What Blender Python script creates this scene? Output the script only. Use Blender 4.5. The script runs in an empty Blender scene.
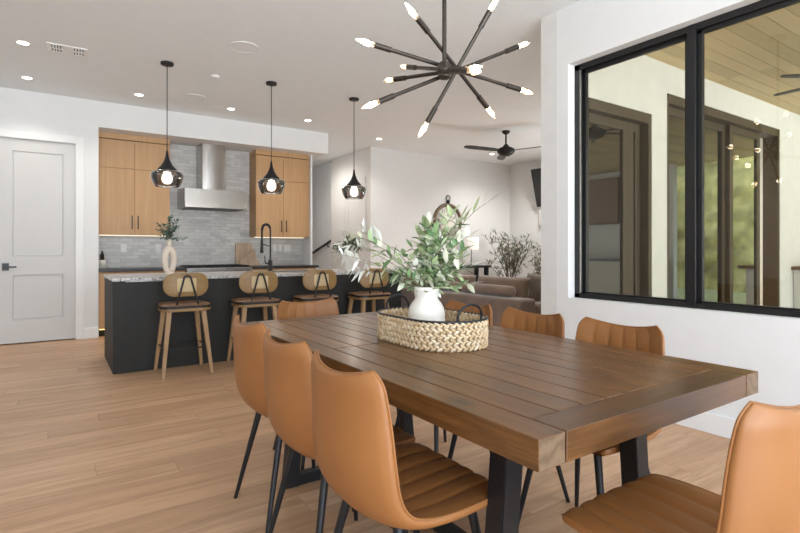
import bpy, bmesh, math, random
from mathutils import Vector, Matrix, Euler
PI = math.pi
R = math.radians
scn = bpy.context.scene
col = scn.collection
rnd = random.Random(7)

# ------------------------------------------------------------------ mesh helpers
class MB:
    """collects shapes; build() links them as one mesh object"""
    def __init__(s):
        s.v = []; s.f = []; s.mi = []; s.sm = []
    def add(s, vs, fs, m=0, smooth=False):
        o = len(s.v)
        s.v += [tuple(p) for p in vs]
        for f in fs:
            s.f.append([i + o for i in f]); s.mi.append(m); s.sm.append(smooth)
        return s
    def bm(s, b, m=0, smooth=False, mat=None):
        b.verts.index_update()
        vs = [(mat @ v.co) if mat else v.co.copy() for v in b.verts]
        s.add(vs, [[v.index for v in f.verts] for f in b.faces], m, smooth)
        b.free(); return s
    def box(s, a, c, bev=0.0, m=0, mat=None, seg=2):
        b = bmesh.new()
        bmesh.ops.create_cube(b, size=1)
        for v in b.verts:
            v.co = Vector([(a[i] + c[i]) / 2 + v.co[i] * (c[i] - a[i]) for i in range(3)])
        if bev > 0:
            bmesh.ops.bevel(b, geom=list(b.edges), offset=bev, segments=seg, affect='EDGES', profile=0.5)
        return s.bm(b, m, False, mat)
    def bar(s, p, q, w, h, m=0, bev=0.0, up=(0, 0, 1), w2=None, h2=None):
        """rectangular bar from p to q, section w x h (w2 x h2 at q)"""
        p, q = Vector(p), Vector(q); d = (q - p).normalized(); up = Vector(up)
        if abs(d.dot(up)) > .98: up = Vector((0, 1, 0))
        x = d.cross(up).normalized(); y = x.cross(d).normalized()
        w2 = w if w2 is None else w2; h2 = h if h2 is None else h2
        b = bmesh.new(); vs = []
        for c, ww, hh in ((p, w, h), (q, w2, h2)):
            for sx, sy in ((-1, -1), (1, -1), (1, 1), (-1, 1)):
                vs.append(b.verts.new(c + x * sx * ww / 2 + y * sy * hh / 2))
        for f in ((3, 2, 1, 0), (4, 5, 6, 7), (0, 1, 5, 4), (1, 2, 6, 5), (2, 3, 7, 6), (3, 0, 4, 7)):
            b.faces.new([vs[i] for i in f])
        if bev > 0: bmesh.ops.bevel(b, geom=list(b.edges), offset=bev, segments=2, affect='EDGES')
        return s.bm(b, m)
    def tube(s, pts, r, seg=10, closed=False, m=0, caps=True):
        pts = [Vector(p) for p in pts]; n = len(pts)
        rr = r if isinstance(r, (list, tuple)) else [r] * n
        vs = []; fs = []; prev = None
        for i, p in enumerate(pts):
            a = pts[(i - 1) % n] if (closed or i > 0) else p
            c = pts[(i + 1) % n] if (closed or i < n - 1) else p
            d = (c - a).normalized()
            if prev is None:
                up = Vector((0, 0, 1)) if abs(d.z) < .9 else Vector((1, 0, 0))
                x = d.cross(up).normalized()
            else:
                x = (prev - d * prev.dot(d)).normalized()
            prev = x; y = d.cross(x)
            for k in range(seg):
                t = 2 * PI * k / seg
                vs.append(p + (x * math.cos(t) + y * math.sin(t)) * rr[i])
        for i in range(n if closed else n - 1):
            j = (i + 1) % n
            for k in range(seg):
                l = (k + 1) % seg
                fs.append([i * seg + k, i * seg + l, j * seg + l, j * seg + k])
        s.add(vs, fs, m, True)
        if caps and not closed:
            s.add(vs[:seg], [list(range(seg))[::-1]], m); s.add(vs[-seg:], [list(range(seg))], m)
        return s
    def lathe(s, prof, seg=32, c=(0, 0, 0), m=0, smooth=True, mat=None, sx=1, sy=1, cap=True):
        vs = []; fs = []
        for r, z in prof:
            for k in range(seg):
                t = 2 * PI * k / seg
                p = Vector((c[0] + r * sx * math.cos(t), c[1] + r * sy * math.sin(t), c[2] + z))
                vs.append(mat @ p if mat else p)
        for i in range(len(prof) - 1):
            for k in range(seg):
                l = (k + 1) % seg
                fs.append([i * seg + k, i * seg + l, (i + 1) * seg + l, (i + 1) * seg + k])
        s.add(vs, fs, m, smooth)
        if cap and prof[0][0] > 1e-5: s.add(vs[:seg], [list(range(seg))[::-1]], m)
        if cap and prof[-1][0] > 1e-5: s.add(vs[-seg:], [list(range(seg))], m)
        return s
    def prism(s, pts, h, bev=0.0, m=0, mat=None, smooth=False):
        """outline in local xy extruded to z=h"""
        b = bmesh.new()
        lo = [b.verts.new((x, y, 0)) for x, y in pts]; hi = [b.verts.new((x, y, h)) for x, y in pts]
        n = len(pts); b.faces.new(lo[::-1]); b.faces.new(hi)
        for i in range(n): b.faces.new([lo[i], lo[(i + 1) % n], hi[(i + 1) % n], hi[i]])
        if bev > 0:
            bmesh.ops.bevel(b, geom=[e for e in b.edges if abs(e.verts[0].co.z - e.verts[1].co.z) < 1e-6], offset=bev, segments=2, affect='EDGES')
        return s.bm(b, m, smooth, mat)
    def grid(s, rows, m=0, smooth=True, flip=False):
        nr, nc = len(rows), len(rows[0]); fs = []
        for i in range(nr - 1):
            for j in range(nc - 1):
                q = [i * nc + j, i * nc + j + 1, (i + 1) * nc + j + 1, (i + 1) * nc + j]
                fs.append(q[::-1] if flip else q)
        return s.add([p for r in rows for p in r], fs, m, smooth)
    def build(s, name, mat, parent=None, loc=(0, 0, 0), merge=0.0, subsurf=0, autosmooth=None):
        me = bpy.data.meshes.new(name)
        me.from_pydata([tuple(v) for v in s.v], [], s.f)
        for m in (mat if isinstance(mat, (list, tuple)) else [mat]): me.materials.append(m)
        me.polygons.foreach_set('material_index', s.mi)
        me.polygons.foreach_set('use_smooth', s.sm)
        b = bmesh.new(); b.from_mesh(me)
        if merge > 0: bmesh.ops.remove_doubles(b, verts=b.verts, dist=merge)
        bmesh.ops.recalc_face_normals(b, faces=b.faces)
        b.to_mesh(me); b.free()
        me.update()
        o = bpy.data.objects.new(name, me); col.objects.link(o); o.location = loc
        if parent: o.parent = parent
        if subsurf:
            md = o.modifiers.new('sub', 'SUBSURF'); md.levels = md.render_levels = subsurf
        return o

def tag(o, label=None, cat=None, group=None, kind=None):
    if label: o['label'] = label
    if cat: o['category'] = cat
    if group: o['group'] = group
    if kind: o['kind'] = kind
    return o
def thing(name, label, cat, loc=(0, 0, 0), rz=0, group=None):
    o = bpy.data.objects.new(name, None); col.objects.link(o)
    o.location = loc; o.rotation_euler = (0, 0, rz); o.empty_display_size = .1
    return tag(o, label, cat, group)
def dup(o, loc=None, rz=None, label=None, parent=None):
    c = o.copy(); col.objects.link(c)
    if parent: c.parent = parent
    if loc is not None: c.location = loc
    if rz is not None: c.rotation_euler = (0, 0, rz)
    if label: c['label'] = label
    for ch in list(o.children): dup(ch, parent=c)
    return c
def struct(name, mb, mat, parent=None, **k):
    o = mb.build(name, mat, parent, **k)
    if not parent: o['kind'] = 'structure'
    return o
def bez(a, b, c, n=10):
    a, b, c = Vector(a), Vector(b), Vector(c)
    return [a * (1 - t) ** 2 + b * 2 * t * (1 - t) + c * t * t for t in [i / n for i in range(n + 1)]]
def rrect(w, h, r, n=6):
    pts = []
    for cx, cy, a0 in ((w / 2 - r, h / 2 - r, 0), (-w / 2 + r, h / 2 - r, 90), (-w / 2 + r, -h / 2 + r, 180), (w / 2 - r, -h / 2 + r, 270)):
        for i in range(n + 1):
            t = R(a0 + 90 * i / n); pts.append((cx + r * math.cos(t), cy + r * math.sin(t)))
    return pts

# ------------------------------------------------------------------ materials
class NT:
    def __init__(s, name):
        s.m = bpy.data.materials.new(name); s.m.use_nodes = True
        s.t = s.m.node_tree; s.b = s.t.nodes['Principled BSDF']; s.out = s.t.nodes['Material Output']
    def n(s, typ, ins=None, **pr):
        nd = s.t.nodes.new('ShaderNode' + typ)
        for k, v in pr.items(): setattr(nd, k, v)
        for k, v in (ins or {}).items():
            if isinstance(v, bpy.types.NodeSocket): s.t.links.new(v, nd.inputs[k])
            else: nd.inputs[k].default_value = v
        return nd
    def math(s, op, a, b=0.0, c=0.0):
        return s.n('Math', {0: a, 1: b, 2: c}, operation=op).outputs[0]
    def coord(s, kind='Object'):
        return s.n('TexCoord').outputs[kind]
    def mapping(s, vec, scale=(1, 1, 1), loc=(0, 0, 0), rot=(0, 0, 0)):
        return s.n('Mapping', {'Vector': vec, 'Scale': scale, 'Location': loc, 'Rotation': rot}).outputs[0]
    def noise(s, vec, scale=5, detail=4, rough=.55, dist=0):
        return s.n('TexNoise', {'Vector': vec, 'Scale': scale, 'Detail': detail, 'Roughness': rough, 'Distortion': dist}).outputs[0]
    def ramp(s, fac, stops, interp='LINEAR'):
        nd = s.n('ValToRGB', {'Fac': fac}); cr = nd.color_ramp; cr.interpolation = interp
        while len(cr.elements) < len(stops): cr.elements.new(.5)
        for e, (p, c) in zip(cr.elements, stops):
            e.position = p; e.color = (*c, 1) if len(c) == 3 else c
        return nd.outputs[0]
    def mix(s, fac, a, b, blend='MIX'):
        nd = s.n('Mix', data_type='RGBA', blend_type=blend)
        for i, v in ((0, fac), (6, a), (7, b)):
            if isinstance(v, bpy.types.NodeSocket): s.t.links.new(v, nd.inputs[i])
            else: nd.inputs[i].default_value = v if not isinstance(v, tuple) or len(v) == 4 else (*v, 1)
        return nd.outputs[2]
    def set(s, **k):
        for kk, v in k.items():
            kk = kk.replace('_', ' ')
            if isinstance(v, bpy.types.NodeSocket): s.t.links.new(v, s.b.inputs[kk])
            else: s.b.inputs[kk].default_value = (*v, 1) if isinstance(v, tuple) and len(v) == 3 else v
        return s
    def bump(s, h, strength=.3, dist=.01):
        nd = s.n('Bump', {'Height': h, 'Strength': strength, 'Distance': dist})
        s.t.links.new(nd.outputs[0], s.b.inputs['Normal']); return s

def simple(name, c, rough=.5, metal=0.0, var=.06, scale=8, bump=0.0, bscale=80, **k):
    t = NT(name); co = t.coord()
    n = t.noise(co, scale, 3)
    lo = tuple(x * (1 - var) for x in c); hi = tuple(min(1, x * (1 + var)) for x in c)
    t.set(Base_Color=t.ramp(n, [(.3, lo), (.7, hi)]), Roughness=rough, Metallic=metal, **k)
    if bump: t.bump(t.noise(co, bscale, 3), bump, .004)
    return t.m
def emit(name, c, s):
    t = NT(name); t.set(Base_Color=c, Emission_Color=c, Emission_Strength=s); return t.m
def wood(name, lo, hi, axis='z', rough=.45, sc=1.0, streak=9.0, island=.0, dark=None):
    t = NT(name); co = t.coord()
    if island:
        ri = t.n('NewGeometry').outputs['Random Per Island']
        off = t.n('CombineXYZ', {0: t.math('MULTIPLY', ri, 17.0), 1: t.math('MULTIPLY', ri, 31.0), 2: t.math('MULTIPLY', ri, 7.0)}).outputs[0]
        co = t.n('VectorMath', {0: co, 1: off}, operation='ADD').outputs[0]
    s = {'x': (.6, streak, streak), 'y': (streak, .6, streak), 'z': (streak, streak, .6)}[axis]
    n1 = t.noise(t.mapping(co, tuple(q * sc for q in s)), 1.6, 5, .6, .6)
    n2 = t.noise(t.mapping(co, tuple(q * sc for q in [a * 5 if a > 1 else a * 2 for a in s])), 1.5, 3, .6)
    c = t.ramp(n1, [(.25, lo), (.75, hi)])
    c = t.mix(t.math('MULTIPLY', n2, .30), c, dark or tuple(x * .55 for x in lo))
    if island:
        c = t.mix(island, c, t.ramp(ri, [(0, tuple(x * .55 for x in lo)), (1, tuple(min(1, x * 1.35) for x in hi))]))
    t.set(Base_Color=c, Roughness=rough)
    t.bump(n2, .12, .002)
    return t.m

M = {}
M['wall'] = simple('wall_paint', (.77, .77, .762), .75, var=.012, bump=.03, bscale=220)
M['ceil'] = simple('ceiling_paint', (.83, .865, .885), .85, var=.012, bump=.04, bscale=160)
M['trim'] = simple('trim_paint', (.82, .815, .80), .45, var=.01)
M['door'] = simple('door_paint', (.63, .62, .60), .5, var=.01)
M['greige'] = simple('hall_paint', (.70, .665, .63), .75, var=.012)
M['black'] = simple('black_metal', (.014, .014, .016), .42, .3, var=.15)
M['winblack'] = simple('black_frame', (.008, .008, .009), .38, 0, var=.1)
M['bulbmetal'] = simple('dark_bronze_metal', (.055, .046, .04), .38, .75, var=.1)
M['bronze'] = simple('bronze_frame', (.060, .038, .018), .55, .0, var=.12)
M['steel'] = None
def steel():
    t = NT('brushed_steel'); co = t.coord()
    n = t.noise(t.mapping(co, (160, 2, 2)), 1, 3)
    t.set(Base_Color=t.ramp(n, [(.3, (.38, .355, .33)), (.7, (.50, .475, .45))]), Metallic=.95, Roughness=.26)
    return t.m
M['steel'] = steel()
def floor_mat():
    t = NT('oak_plank_floor'); co = t.coord(); x = t.n('SeparateXYZ', {0: co}); X, Y = x.outputs[0], x.outputs[1]
    yr = t.math('DIVIDE', Y, .185); row = t.math('FLOOR', yr); fy = t.math('FRACT', yr)
    rr = t.n('TexWhiteNoise', {'W': row}, noise_dimensions='1D').outputs[0]
    xs = t.math('ADD', t.math('DIVIDE', X, 1.5), t.math('MULTIPLY', rr, 9.0))
    cl = t.math('FLOOR', xs); fx = t.math('FRACT', xs)
    idv = t.n('CombineXYZ', {0: row, 1: cl}).outputs[0]
    wn = t.n('TexWhiteNoise', {'Vector': idv}, noise_dimensions='2D')
    idr = wn.outputs[0]
    off = t.n('VectorMath', {0: wn.outputs[1], 1: (13., 29., 7.)}, operation='MULTIPLY').outputs[0]
    cv = t.n('VectorMath', {0: co, 1: off}, operation='ADD').outputs[0]
    g1 = t.noise(t.mapping(cv, (.55, 7.5, 1)), 1.5, 5, .6, 1.1)
    g2 = t.noise(t.mapping(cv, (2.2, 70, 1)), 1.3, 3, .6)
    base = t.ramp(idr, [(0, (.53, .29, .155)), (.45, (.655, .385, .215)), (1, (.72, .455, .275))])
    c = t.mix(t.ramp(g1, [(.28, (0, 0, 0)), (.70, (.92, .92, .92))]), base, (.33, .18, .09))
    c = t.mix(t.math('MULTIPLY', g2, .40), c, (.62, .43, .27))
    g3 = t.noise(t.mapping(cv, (1.1, 26, 1)), 2.0, 4, .7, 1.6)
    c = t.mix(t.ramp(g3, [(.54, (0, 0, 0)), (.70, (.55, .55, .55))]), c, (.26, .135, .065))
    e1 = t.math('LESS_THAN', fy, .012); e2 = t.math('LESS_THAN', fx, .0017)
    seam = t.math('MAXIMUM', e1, e2)
    c = t.mix(t.math('MULTIPLY', seam, .55), c, (.12, .06, .03))
    t.set(Base_Color=c, Roughness=t.math('ADD', t.math('MULTIPLY', g1, .16), .34))
    t.bump(t.math('SUBTRACT', g2, t.math('MULTIPLY', seam, 2.0)), .08, .002)
    return t.m
M['floor'] = floor_mat()
M['oak'] = wood('light_oak', (.50, .285, .130), (.60, .37, .185), 'z', .5, 1, 10)
M['oakdark'] = wood('oak_edge', (.42, .23, .10), (.50, .29, .14), 'x', .5, 1, 10)
def tablewood(name, axis, lo, hi, rough):
    t = NT(name); ri = t.n('NewGeometry').outputs['Random Per Island']; co = t.coord()
    off = t.n('CombineXYZ', {0: t.math('MULTIPLY', ri, 17.0), 1: t.math('MULTIPLY', ri, 31.0), 2: t.math('MULTIPLY', ri, 7.0)}).outputs[0]
    cv = t.n('VectorMath', {0: co, 1: off}, operation='ADD').outputs[0]
    q = (1, 9, 9) if axis == 'x' else (9, 1, 9)
    kv = (3.2, 7, 7) if axis == 'x' else (7, 3.2, 7)
    vor = t.n('TexVoronoi', {'Vector': t.mapping(cv, kv), 'Scale': .62, 'Randomness': 1.0}, voronoi_dimensions='2D').outputs[0]
    knot = t.ramp(vor, [(.02, (1, 1, 1)), (.11, (0, 0, 0))])
    g1 = t.noise(t.mapping(cv, q), 1.5, 6, .62, 1.4)
    g2 = t.noise(t.mapping(cv, tuple(v * 6 if v > 1 else 3 for v in q)), 1.4, 4, .65, .4)
    c = t.ramp(g1, [(.22, lo), (.5, tuple((a + b) / 2 for a, b in zip(lo, hi))), (.78, hi)])
    c = t.mix(t.math('MULTIPLY', t.ramp(g2, [(.35, (1, 1, 1)), (.6, (0, 0, 0))]), .55), c, tuple(v * .5 for v in lo))
    c = t.mix(t.math('MULTIPLY', ri, .48), c, tuple(v * .55 for v in lo))
    c = t.mix(t.math('MULTIPLY', knot, .85), c, (.022, .011, .005))
    t.set(Base_Color=c, Roughness=t.math('ADD', t.math('MULTIPLY', g2, .22), rough), Specular_IOR_Level=.5, Coat_Weight=.15, Coat_Roughness=.2)
    t.bump(t.math('SUBTRACT', g2, knot), .16, .002); return t.m
M['table_y'] = tablewood('walnut_board_long', 'y', (.066, .025, .006), (.30, .132, .040), .22)
M['table_x'] = tablewood('walnut_board_cross', 'x', (.055, .021, .006), (.215, .096, .031), .24)
M['endgrain'] = None
def endgrain():
    t = NT('board_end_grain'); co = t.coord()
    w = t.n('TexWave', {'Vector': t.mapping(co, (1, 1, 1), (.3, 0, .2), (0, .5, 0)), 'Scale': 9., 'Distortion': 9., 'Detail': 3., 'Detail Scale': 1.6}, wave_type='RINGS', rings_direction='Y').outputs[0]
    t.set(Base_Color=t.ramp(w, [(0, (.105, .064, .034)), (1, (.165, .105, .060))]), Roughness=.5); return t.m
M['endgrain'] = endgrain()
M['darkgap'] = simple('dark_gap_wood', (.03, .016, .008), .8)
def leather():
    t = NT('tan_leather'); co = t.coord()
    n = t.noise(co, 5, 3); f = t.n('TexVoronoi', {'Vector': co, 'Scale': 420.}).outputs[0]
    t.set(Base_Color=t.ramp(n, [(.3, (.275, .112, .033)), (.7, (.315, .132, .040))]), Roughness=.42, Specular_IOR_Level=.42)
    t.bump(f, .07, .0015); return t.m
M['leather'] = leather()
def charcoal():
    t = NT('charcoal_panel'); co = t.coord()
    n = t.noise(t.mapping(co, (3, 3, .6)), 2.2, 4)
    t.set(Base_Color=t.ramp(n, [(.3, (.016, .0155, .0135)), (.7, (.022, .021, .0185))]), Roughness=.6, Specular_IOR_Level=.35); return t.m
M['charcoal'] = charcoal()
def granite():
    t = NT('speckled_granite'); co = t.coord()
    a = t.noise(co, 62, 4, .75); b = t.n('TexVoronoi', {'Vector': co, 'Scale': 120.}).outputs[0]
    c = t.ramp(a, [(.36, (.04, .038, .036)), (.44, (.36, .34, .32)), (.52, (.62, .60, .57)), (.7, (.80, .78, .75))])
    c = t.mix(.25, c, b, 'MULTIPLY')
    t.set(Base_Color=c, Roughness=.22); return t.m
M['granite'] = granite()
M['darkstone'] = simple('dark_stone', (.035, .033, .033), .3, var=.3, scale=30)
def backsplash():
    t = NT('marble_tile'); co = t.coord(); x = t.n('SeparateXYZ', {0: co})
    v = t.n('CombineXYZ', {0: x.outputs[0], 1: x.outputs[2]}).outputs[0]
    br = t.n('TexBrick', {'Vector': v, 'Color1': (.53, .515, .49, 1), 'Color2': (.69, .675, .645, 1), 'Mortar': (.45, .44, .42, 1), 'Scale': 1., 'Mortar Size': .0022, 'Bias': 0., 'Brick Width': .155, 'Row Height': .050})
    n = t.noise(t.mapping(co, (3, 3, 7)), 3.2, 6, .65, 1.2)
    c = t.mix(t.ramp(n, [(.45, (0, 0, 0)), (.68, (.45, .45, .45))]), br.outputs[0], (.40, .39, .375))
    t.set(Base_Color=c, Roughness=.32)
    t.bump(t.math('SUBTRACT', 1.0, br.outputs[1]), .25, .002); return t.m
M['tile'] = backsplash()
M['sofa'] = simple('brown_velvet', (.195, .132, .095), .9, var=.16, scale=7, bump=.15, bscale=60, Sheen_Weight=.35)
M['pillow'] = simple('brown_pillow_velvet', (.225, .150, .105), .9, var=.16, scale=9, bump=.12, bscale=60, Sheen_Weight=.4)
M['greypillow'] = simple('grey_brown_linen', (.20, .155, .125), .9, var=.12, scale=12, bump=.12, bscale=120)
M['cream'] = simple('cream_boucle', (.70, .66, .60), .95, var=.08, scale=40, bump=.3, bscale=120)
M['ceramic'] = simple('matte_white_ceramic', (.72, .675, .61), .55, var=.02, bump=.04, bscale=50)
M['sandvase'] = simple('sand_ceramic', (.70, .60, .49), .65, var=.05, bump=.1, bscale=90)
M['plastic'] = simple('white_plastic', (.80, .79, .77), .4, var=.01)
M['stoolseat'] = simple('brown_seat_leather', (.17, .078, .032), .35, var=.1)
M['stoolwood'] = wood('stool_oak', (.25, .145, .050), (.34, .205, .080), 'x', .45, 1, 14)
M['stoolleg'] = wood('stool_leg_oak', (.34, .195, .085), (.46, .29, .15), 'z', .5, 1, 18)
def cane():
    t = NT('woven_cane'); co = t.coord()
    w = t.n('TexChecker', {'Vector': co, 'Scale': 130., 'Color1': (.62, .49, .29, 1), 'Color2': (.50, .38, .20, 1)}).outputs[0]
    t.set(Base_Color=w, Roughness=.6); return t.m
M['cane'] = cane()
def leafmat(name, stops, rough=.5):
    t = NT(name); ri = t.n('NewGeometry').outputs['Random Per Island']; co = t.coord()
    c = t.ramp(ri, stops)
    n = t.noise(co, 30, 2)
    c = t.mix(t.math('MULTIPLY', n, .18), c, (.20, .22, .12))
    t.set(Base_Color=c, Roughness=rough, Transmission_Weight=0.0)
    return t.m
M['olive'] = leafmat('olive_leaf', [(0, (.11, .25, .12)), (.25, (.22, .36, .15)), (.55, (.42, .50, .27)), (.8, (.66, .68, .50)), (1, (.84, .83, .75))])
M['pale'] = leafmat('pale_leaf', [(0, (.52, .52, .45)), (.5, (.70, .69, .63)), (1, (.80, .79, .74))])
M['euc'] = leafmat('grey_green_leaf', [(0, (.030, .075, .055)), (.5, (.06, .125, .09)), (1, (.12, .19, .14))])
M['treeleaf'] = leafmat('dusty_olive_leaf', [(0, (.08, .095, .06)), (.5, (.14, .155, .10)), (1, (.24, .25, .18))])
M['bushleaf'] = leafmat('bush_leaf', [(0, (.05, .08, .035)), (.5, (.10, .14, .06)), (1, (.26, .29, .16))])
M['stem'] = simple('plant_stem', (.16, .15, .08), .7, var=.2)
M['bark'] = simple('grey_bark', (.13, .10, .075), .85, var=.25, scale=25, bump=.3)
M['straw'] = None
def straw():
    t = NT('woven_hyacinth'); ri = t.n('NewGeometry').outputs['Random Per Island']; co = t.coord()
    c = t.ramp(ri, [(0, (.52, .36, .19)), (.5, (.68, .52, .33)), (1, (.80, .68, .48))])
    n = t.noise(co, 160, 2)
    c = t.mix(t.math('MULTIPLY', n, .35), c, (.36, .22, .10))
    t.set(Base_Color=c, Roughness=.7); return t.m
M['straw'] = straw()
def glass(name, tint, refl=1.0, ior=1.5, rough=0.0):
    t = NT(name); t.t.nodes.remove(t.b)
    tr = t.n('BsdfTransparent', {'Color': (*tint, 1)}); gl = t.n('BsdfGlossy', {'Color': (1, 1, 1, 1), 'Roughness': rough})
    fr = t.n('Fresnel', {'IOR': ior}).outputs[0]
    mx = t.n('MixShader', {0: t.math('MINIMUM', t.math('MULTIPLY', fr, refl), 1.0), 1: tr.outputs[0], 2: gl.outputs[0]})
    t.t.links.new(mx.outputs[0], t.out.inputs[0]); return t.m
M['pane'] = glass('window_glass', (.965, .96, .89), .55)
M['doorglass'] = glass('tinted_door_glass', (.30, .27, .17), 2.2)
M['smoke'] = glass('smoked_glass', (.50, .48, .465), 2.0)
M['bulbglass'] = glass('clear_bulb_glass', (.97, .95, .90), 1.0)
M['filament'] = emit('glowing_filament', (1, .66, .30), 5.5)
M['bulbglow'] = emit('warm_bulb_glow', (1, .80, .52), 4.5)
M['pendglow'] = emit('pendant_bulb_glow', (1, .95, .86), 3.5)
M['lens'] = emit('downlight_lens', (1, .96, .88), 9)
M['led'] = emit('led_strip', (1, .84, .62), 1.15)
M['ledwarm'] = emit('toe_kick_led', (1, .62, .22), 3)
M['shade'] = None
def shade():
    t = NT('linen_lamp_shade'); t.set(Base_Color=(.85, .82, .78), Roughness=.9, Emission_Color=(1, .95, .88), Emission_Strength=.22); return t.m
M['shade'] = shade()
M['pwood'] = wood('patio_ceiling_board', (.58, .43, .22), (.70, .54, .31), 'x', .6, 1, 9, .35)
M['stucco'] = simple('white_stucco', (.70, .69, .665), .9, var=.03, bump=.15, bscale=120)
M['concrete'] = simple('patio_concrete', (.45, .43, .40), .8, var=.08)
M['brownwood'] = wood('brown_cabinet_wood', (.14, .065, .028), (.22, .105, .045), 'z', .5)
M['hedge'] = simple('hedge_green', (.36, .32, .12), .9, var=.45, scale=2.5, bump=.6, bscale=14)
M['lawn'] = simple('lawn_green', (.30, .30, .15), .9, var=.2)
M['boardwood'] = wood('cutting_board_wood', (.42, .28, .17), (.62, .46, .32), 'z', .55, 1.2, 12)
M['clockrim'] = wood('clock_rim_wood', (.15, .10, .065), (.22, .155, .10), 'x', .6)
M['paper'] = simple('clock_face_cream', (.76, .73, .66), .7, var=.05)
M['screen'] = simple('tv_screen', (.008, .008, .009), .25, var=.1)

# ------------------------------------------------------------------ room shell
CH = 3.054
struct('floor', MB().box((-3.2, -3.2, -.12), (3.45, 13, 0)).box((3.45, 2.75, -.12), (8.75, 13, 0)), M['floor'])
struct('ceiling', MB().box((-3.2, -3.2, CH), (8.75, 13, CH + .12)), M['ceil'])
# door wall of the kitchen, deep niche and soffit
KY = 7.618
struct('wall_back', MB().box((-3.2, KY, 0), (-.60, 8.35, CH)).box((.236, KY, 0), (.473, 8.35, CH)).box((-.60, KY, 2.478), (.236, 8.35, CH)).box((-.60, 7.9, 0), (.236, 8.35, 2.478)), M['wall'])
struct('wall_soffit', MB().box((.473, KY, 2.718), (3.743, 8.35, CH)), M['wall'])
struct('wall_kitchen', MB().box((.473, 8.23, 0), (3.535, 8.35, 2.718)), M['tile'])
struct('wall_return', MB().box((3.535, 7.85, 0), (3.565, 8.35, 2.718)).box((3.535, 8.35, 0), (3.70, 13, CH)), M['wall'])
struct('wall_far', MB().box((4.882, 8.145, 0), (8.75, 8.27, CH)), M['wall'])
struct('wall_hall', MB().box((4.8825, 8.27, 0), (5.0, 9.8, CH)), M['greige'])
struct('wall_stair', MB().box((5.04, 9.8, 0), (5.16, 12.6, CH)).box((5.0, 9.8, 0), (5.16, 9.92, CH)).box((3.70, 12.6, 0), (5.16, 12.72, CH)), M['wall'])
def framed_wall(x0, x1, z0, z1, ops, fixed):
    """boxes (along first axis) around openings"""
    out = []; cur = x0
    for a, b, c, d in sorted(ops):
        if a > cur: out.append((cur, a, z0, z1))
        if c > z0: out.append((a, b, z0, c))
        if d < z1: out.append((a, b, d, z1))
        cur = b
    if cur < x1: out.append((cur, x1, z0, z1))
    return out
m = MB()
for a, b, c, d in framed_wall(2.84, 8.145, 0, CH, [(3.6, 5.3, .05, 2.45)], 0): m.box((8.55, a, c), (8.67, b, d))  # unseen opening added so daylight reaches the far living room
struct('wall_living', m, M['wall'])
WO = (.75, 2.574, .752, 2.597)
m = MB()
for a, b, c, d in framed_wall(-3.2, 2.684, 0, CH, [WO], 0): m.box((3.352, a, c), (3.52, b, d))
struct('wall_right', m, M['wall'])
m = MB()
PO1 = (3.733, 4.754, 0, 2.435); PO2 = (5.025, 7.777, 0, 2.69)
for a, b, c, d in framed_wall(3.352, 11, 0, CH, [PO1, PO2], 0): m.box((a, 2.684, c), (b, 2.843, d))
struct('wall_patio', m, M['stucco'])
# daylight side of the dining room: big opening behind the camera, solid wall on the left
m = MB()
for a, b, c, d in framed_wall(-3.2, 3.352, 0, CH, [(-2.4, 2.9, .05, 2.7)], 0): m.box((a, -3.2, c), (b, -3.05, d))
struct('wall_front', m, M['wall'])
m = MB()
for a, b, c, d in framed_wall(-3.2, KY, 0, CH, [], 0): m.box((-3.2, a, c), (-3.05, b, d))
struct('wall_left', m, M['wall'])
# skirting
def base(name, boxes):
    m = MB()
    for a, b in boxes: m.box(a, b, .004)
    struct(name, m, M['trim'])
base('baseboard_right', [((3.337, -3.05, 0), (3.3525, 2.858, .125)), ((3.337, 2.843, 0), (3.6, 2.858, .125))])
base('baseboard_back', [((.313, 7.603, 0), (.473, 7.6185, .135)), ((-3.05, 7.603, 0), (-.69, 7.6185, .135))])
base('baseboard_far', [((4.8, 8.13, 0), (8.55, 8.1455, .135))])
base('baseboard_hall', [((4.867, 9.4, 0), (4.883, 9.8, .135))])
# white two-panel door
d = struct('door_1', MB(), M['door'])
m = MB(); DX0, DX1 = -.590, .222; z0, z1 = .012, 2.466; y0 = 7.640
P = [(-.417, .100, 1.047, 2.323), (-.417, .100, .290, .832)]
xs = [DX0, P[0][0], P[0][1], DX1]
m.box((xs[0], y0, z0), (xs[1], y0 + .04, z1)).box((xs[2], y0, z0), (xs[3], y0 + .04, z1))
m.box((xs[1], y0, z0), (xs[2], y0 + .04, P[1][2])).box((xs[1], y0, P[1][3]), (xs[2], y0 + .04, P[0][2])).box((xs[1], y0, P[0][3]), (xs[2], y0 + .04, z1))
for a, b, c, e in P: m.box((a, y0 + .020, c), (b, y0 + .04, e)).box((a + .012, y0 + .012, c + .012), (b - .012, y0 + .03, e - .012), .004)
bpy.data.objects.remove(d)
d = struct('door_1', m, M['door'])
m = MB().box((-.513, 7.630, .885), (-.447, 7.641, .972), .002)
m.tube([(-.48, 7.632, .928), (-.48, 7.592, .928)], .011).box((-.485, 7.580, .919), (-.372, 7.597, .937), .003)
o = m.build('door_handle', M['winblack'], d); tag(o, 'black lever handle on square rose')
m = MB().box((.222, 7.603, 0), (.313, 7.6185, 2.565), .003).box((-.69, 7.603, 0), (-.60, 7.6185, 2.565), .003).box((-.60, 7.603, 2.474), (.222, 7.6185, 2.565), .003)
m.box((.2225, KY, 0), (.236, 7.70, 2.478)).box((-.60, KY, 0), (-.592, 7.70, 2.478)).box((-.60, KY, 2.469), (.236, 7.70, 2.478))
struct('trim_1', m, M['trim'])
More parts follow.
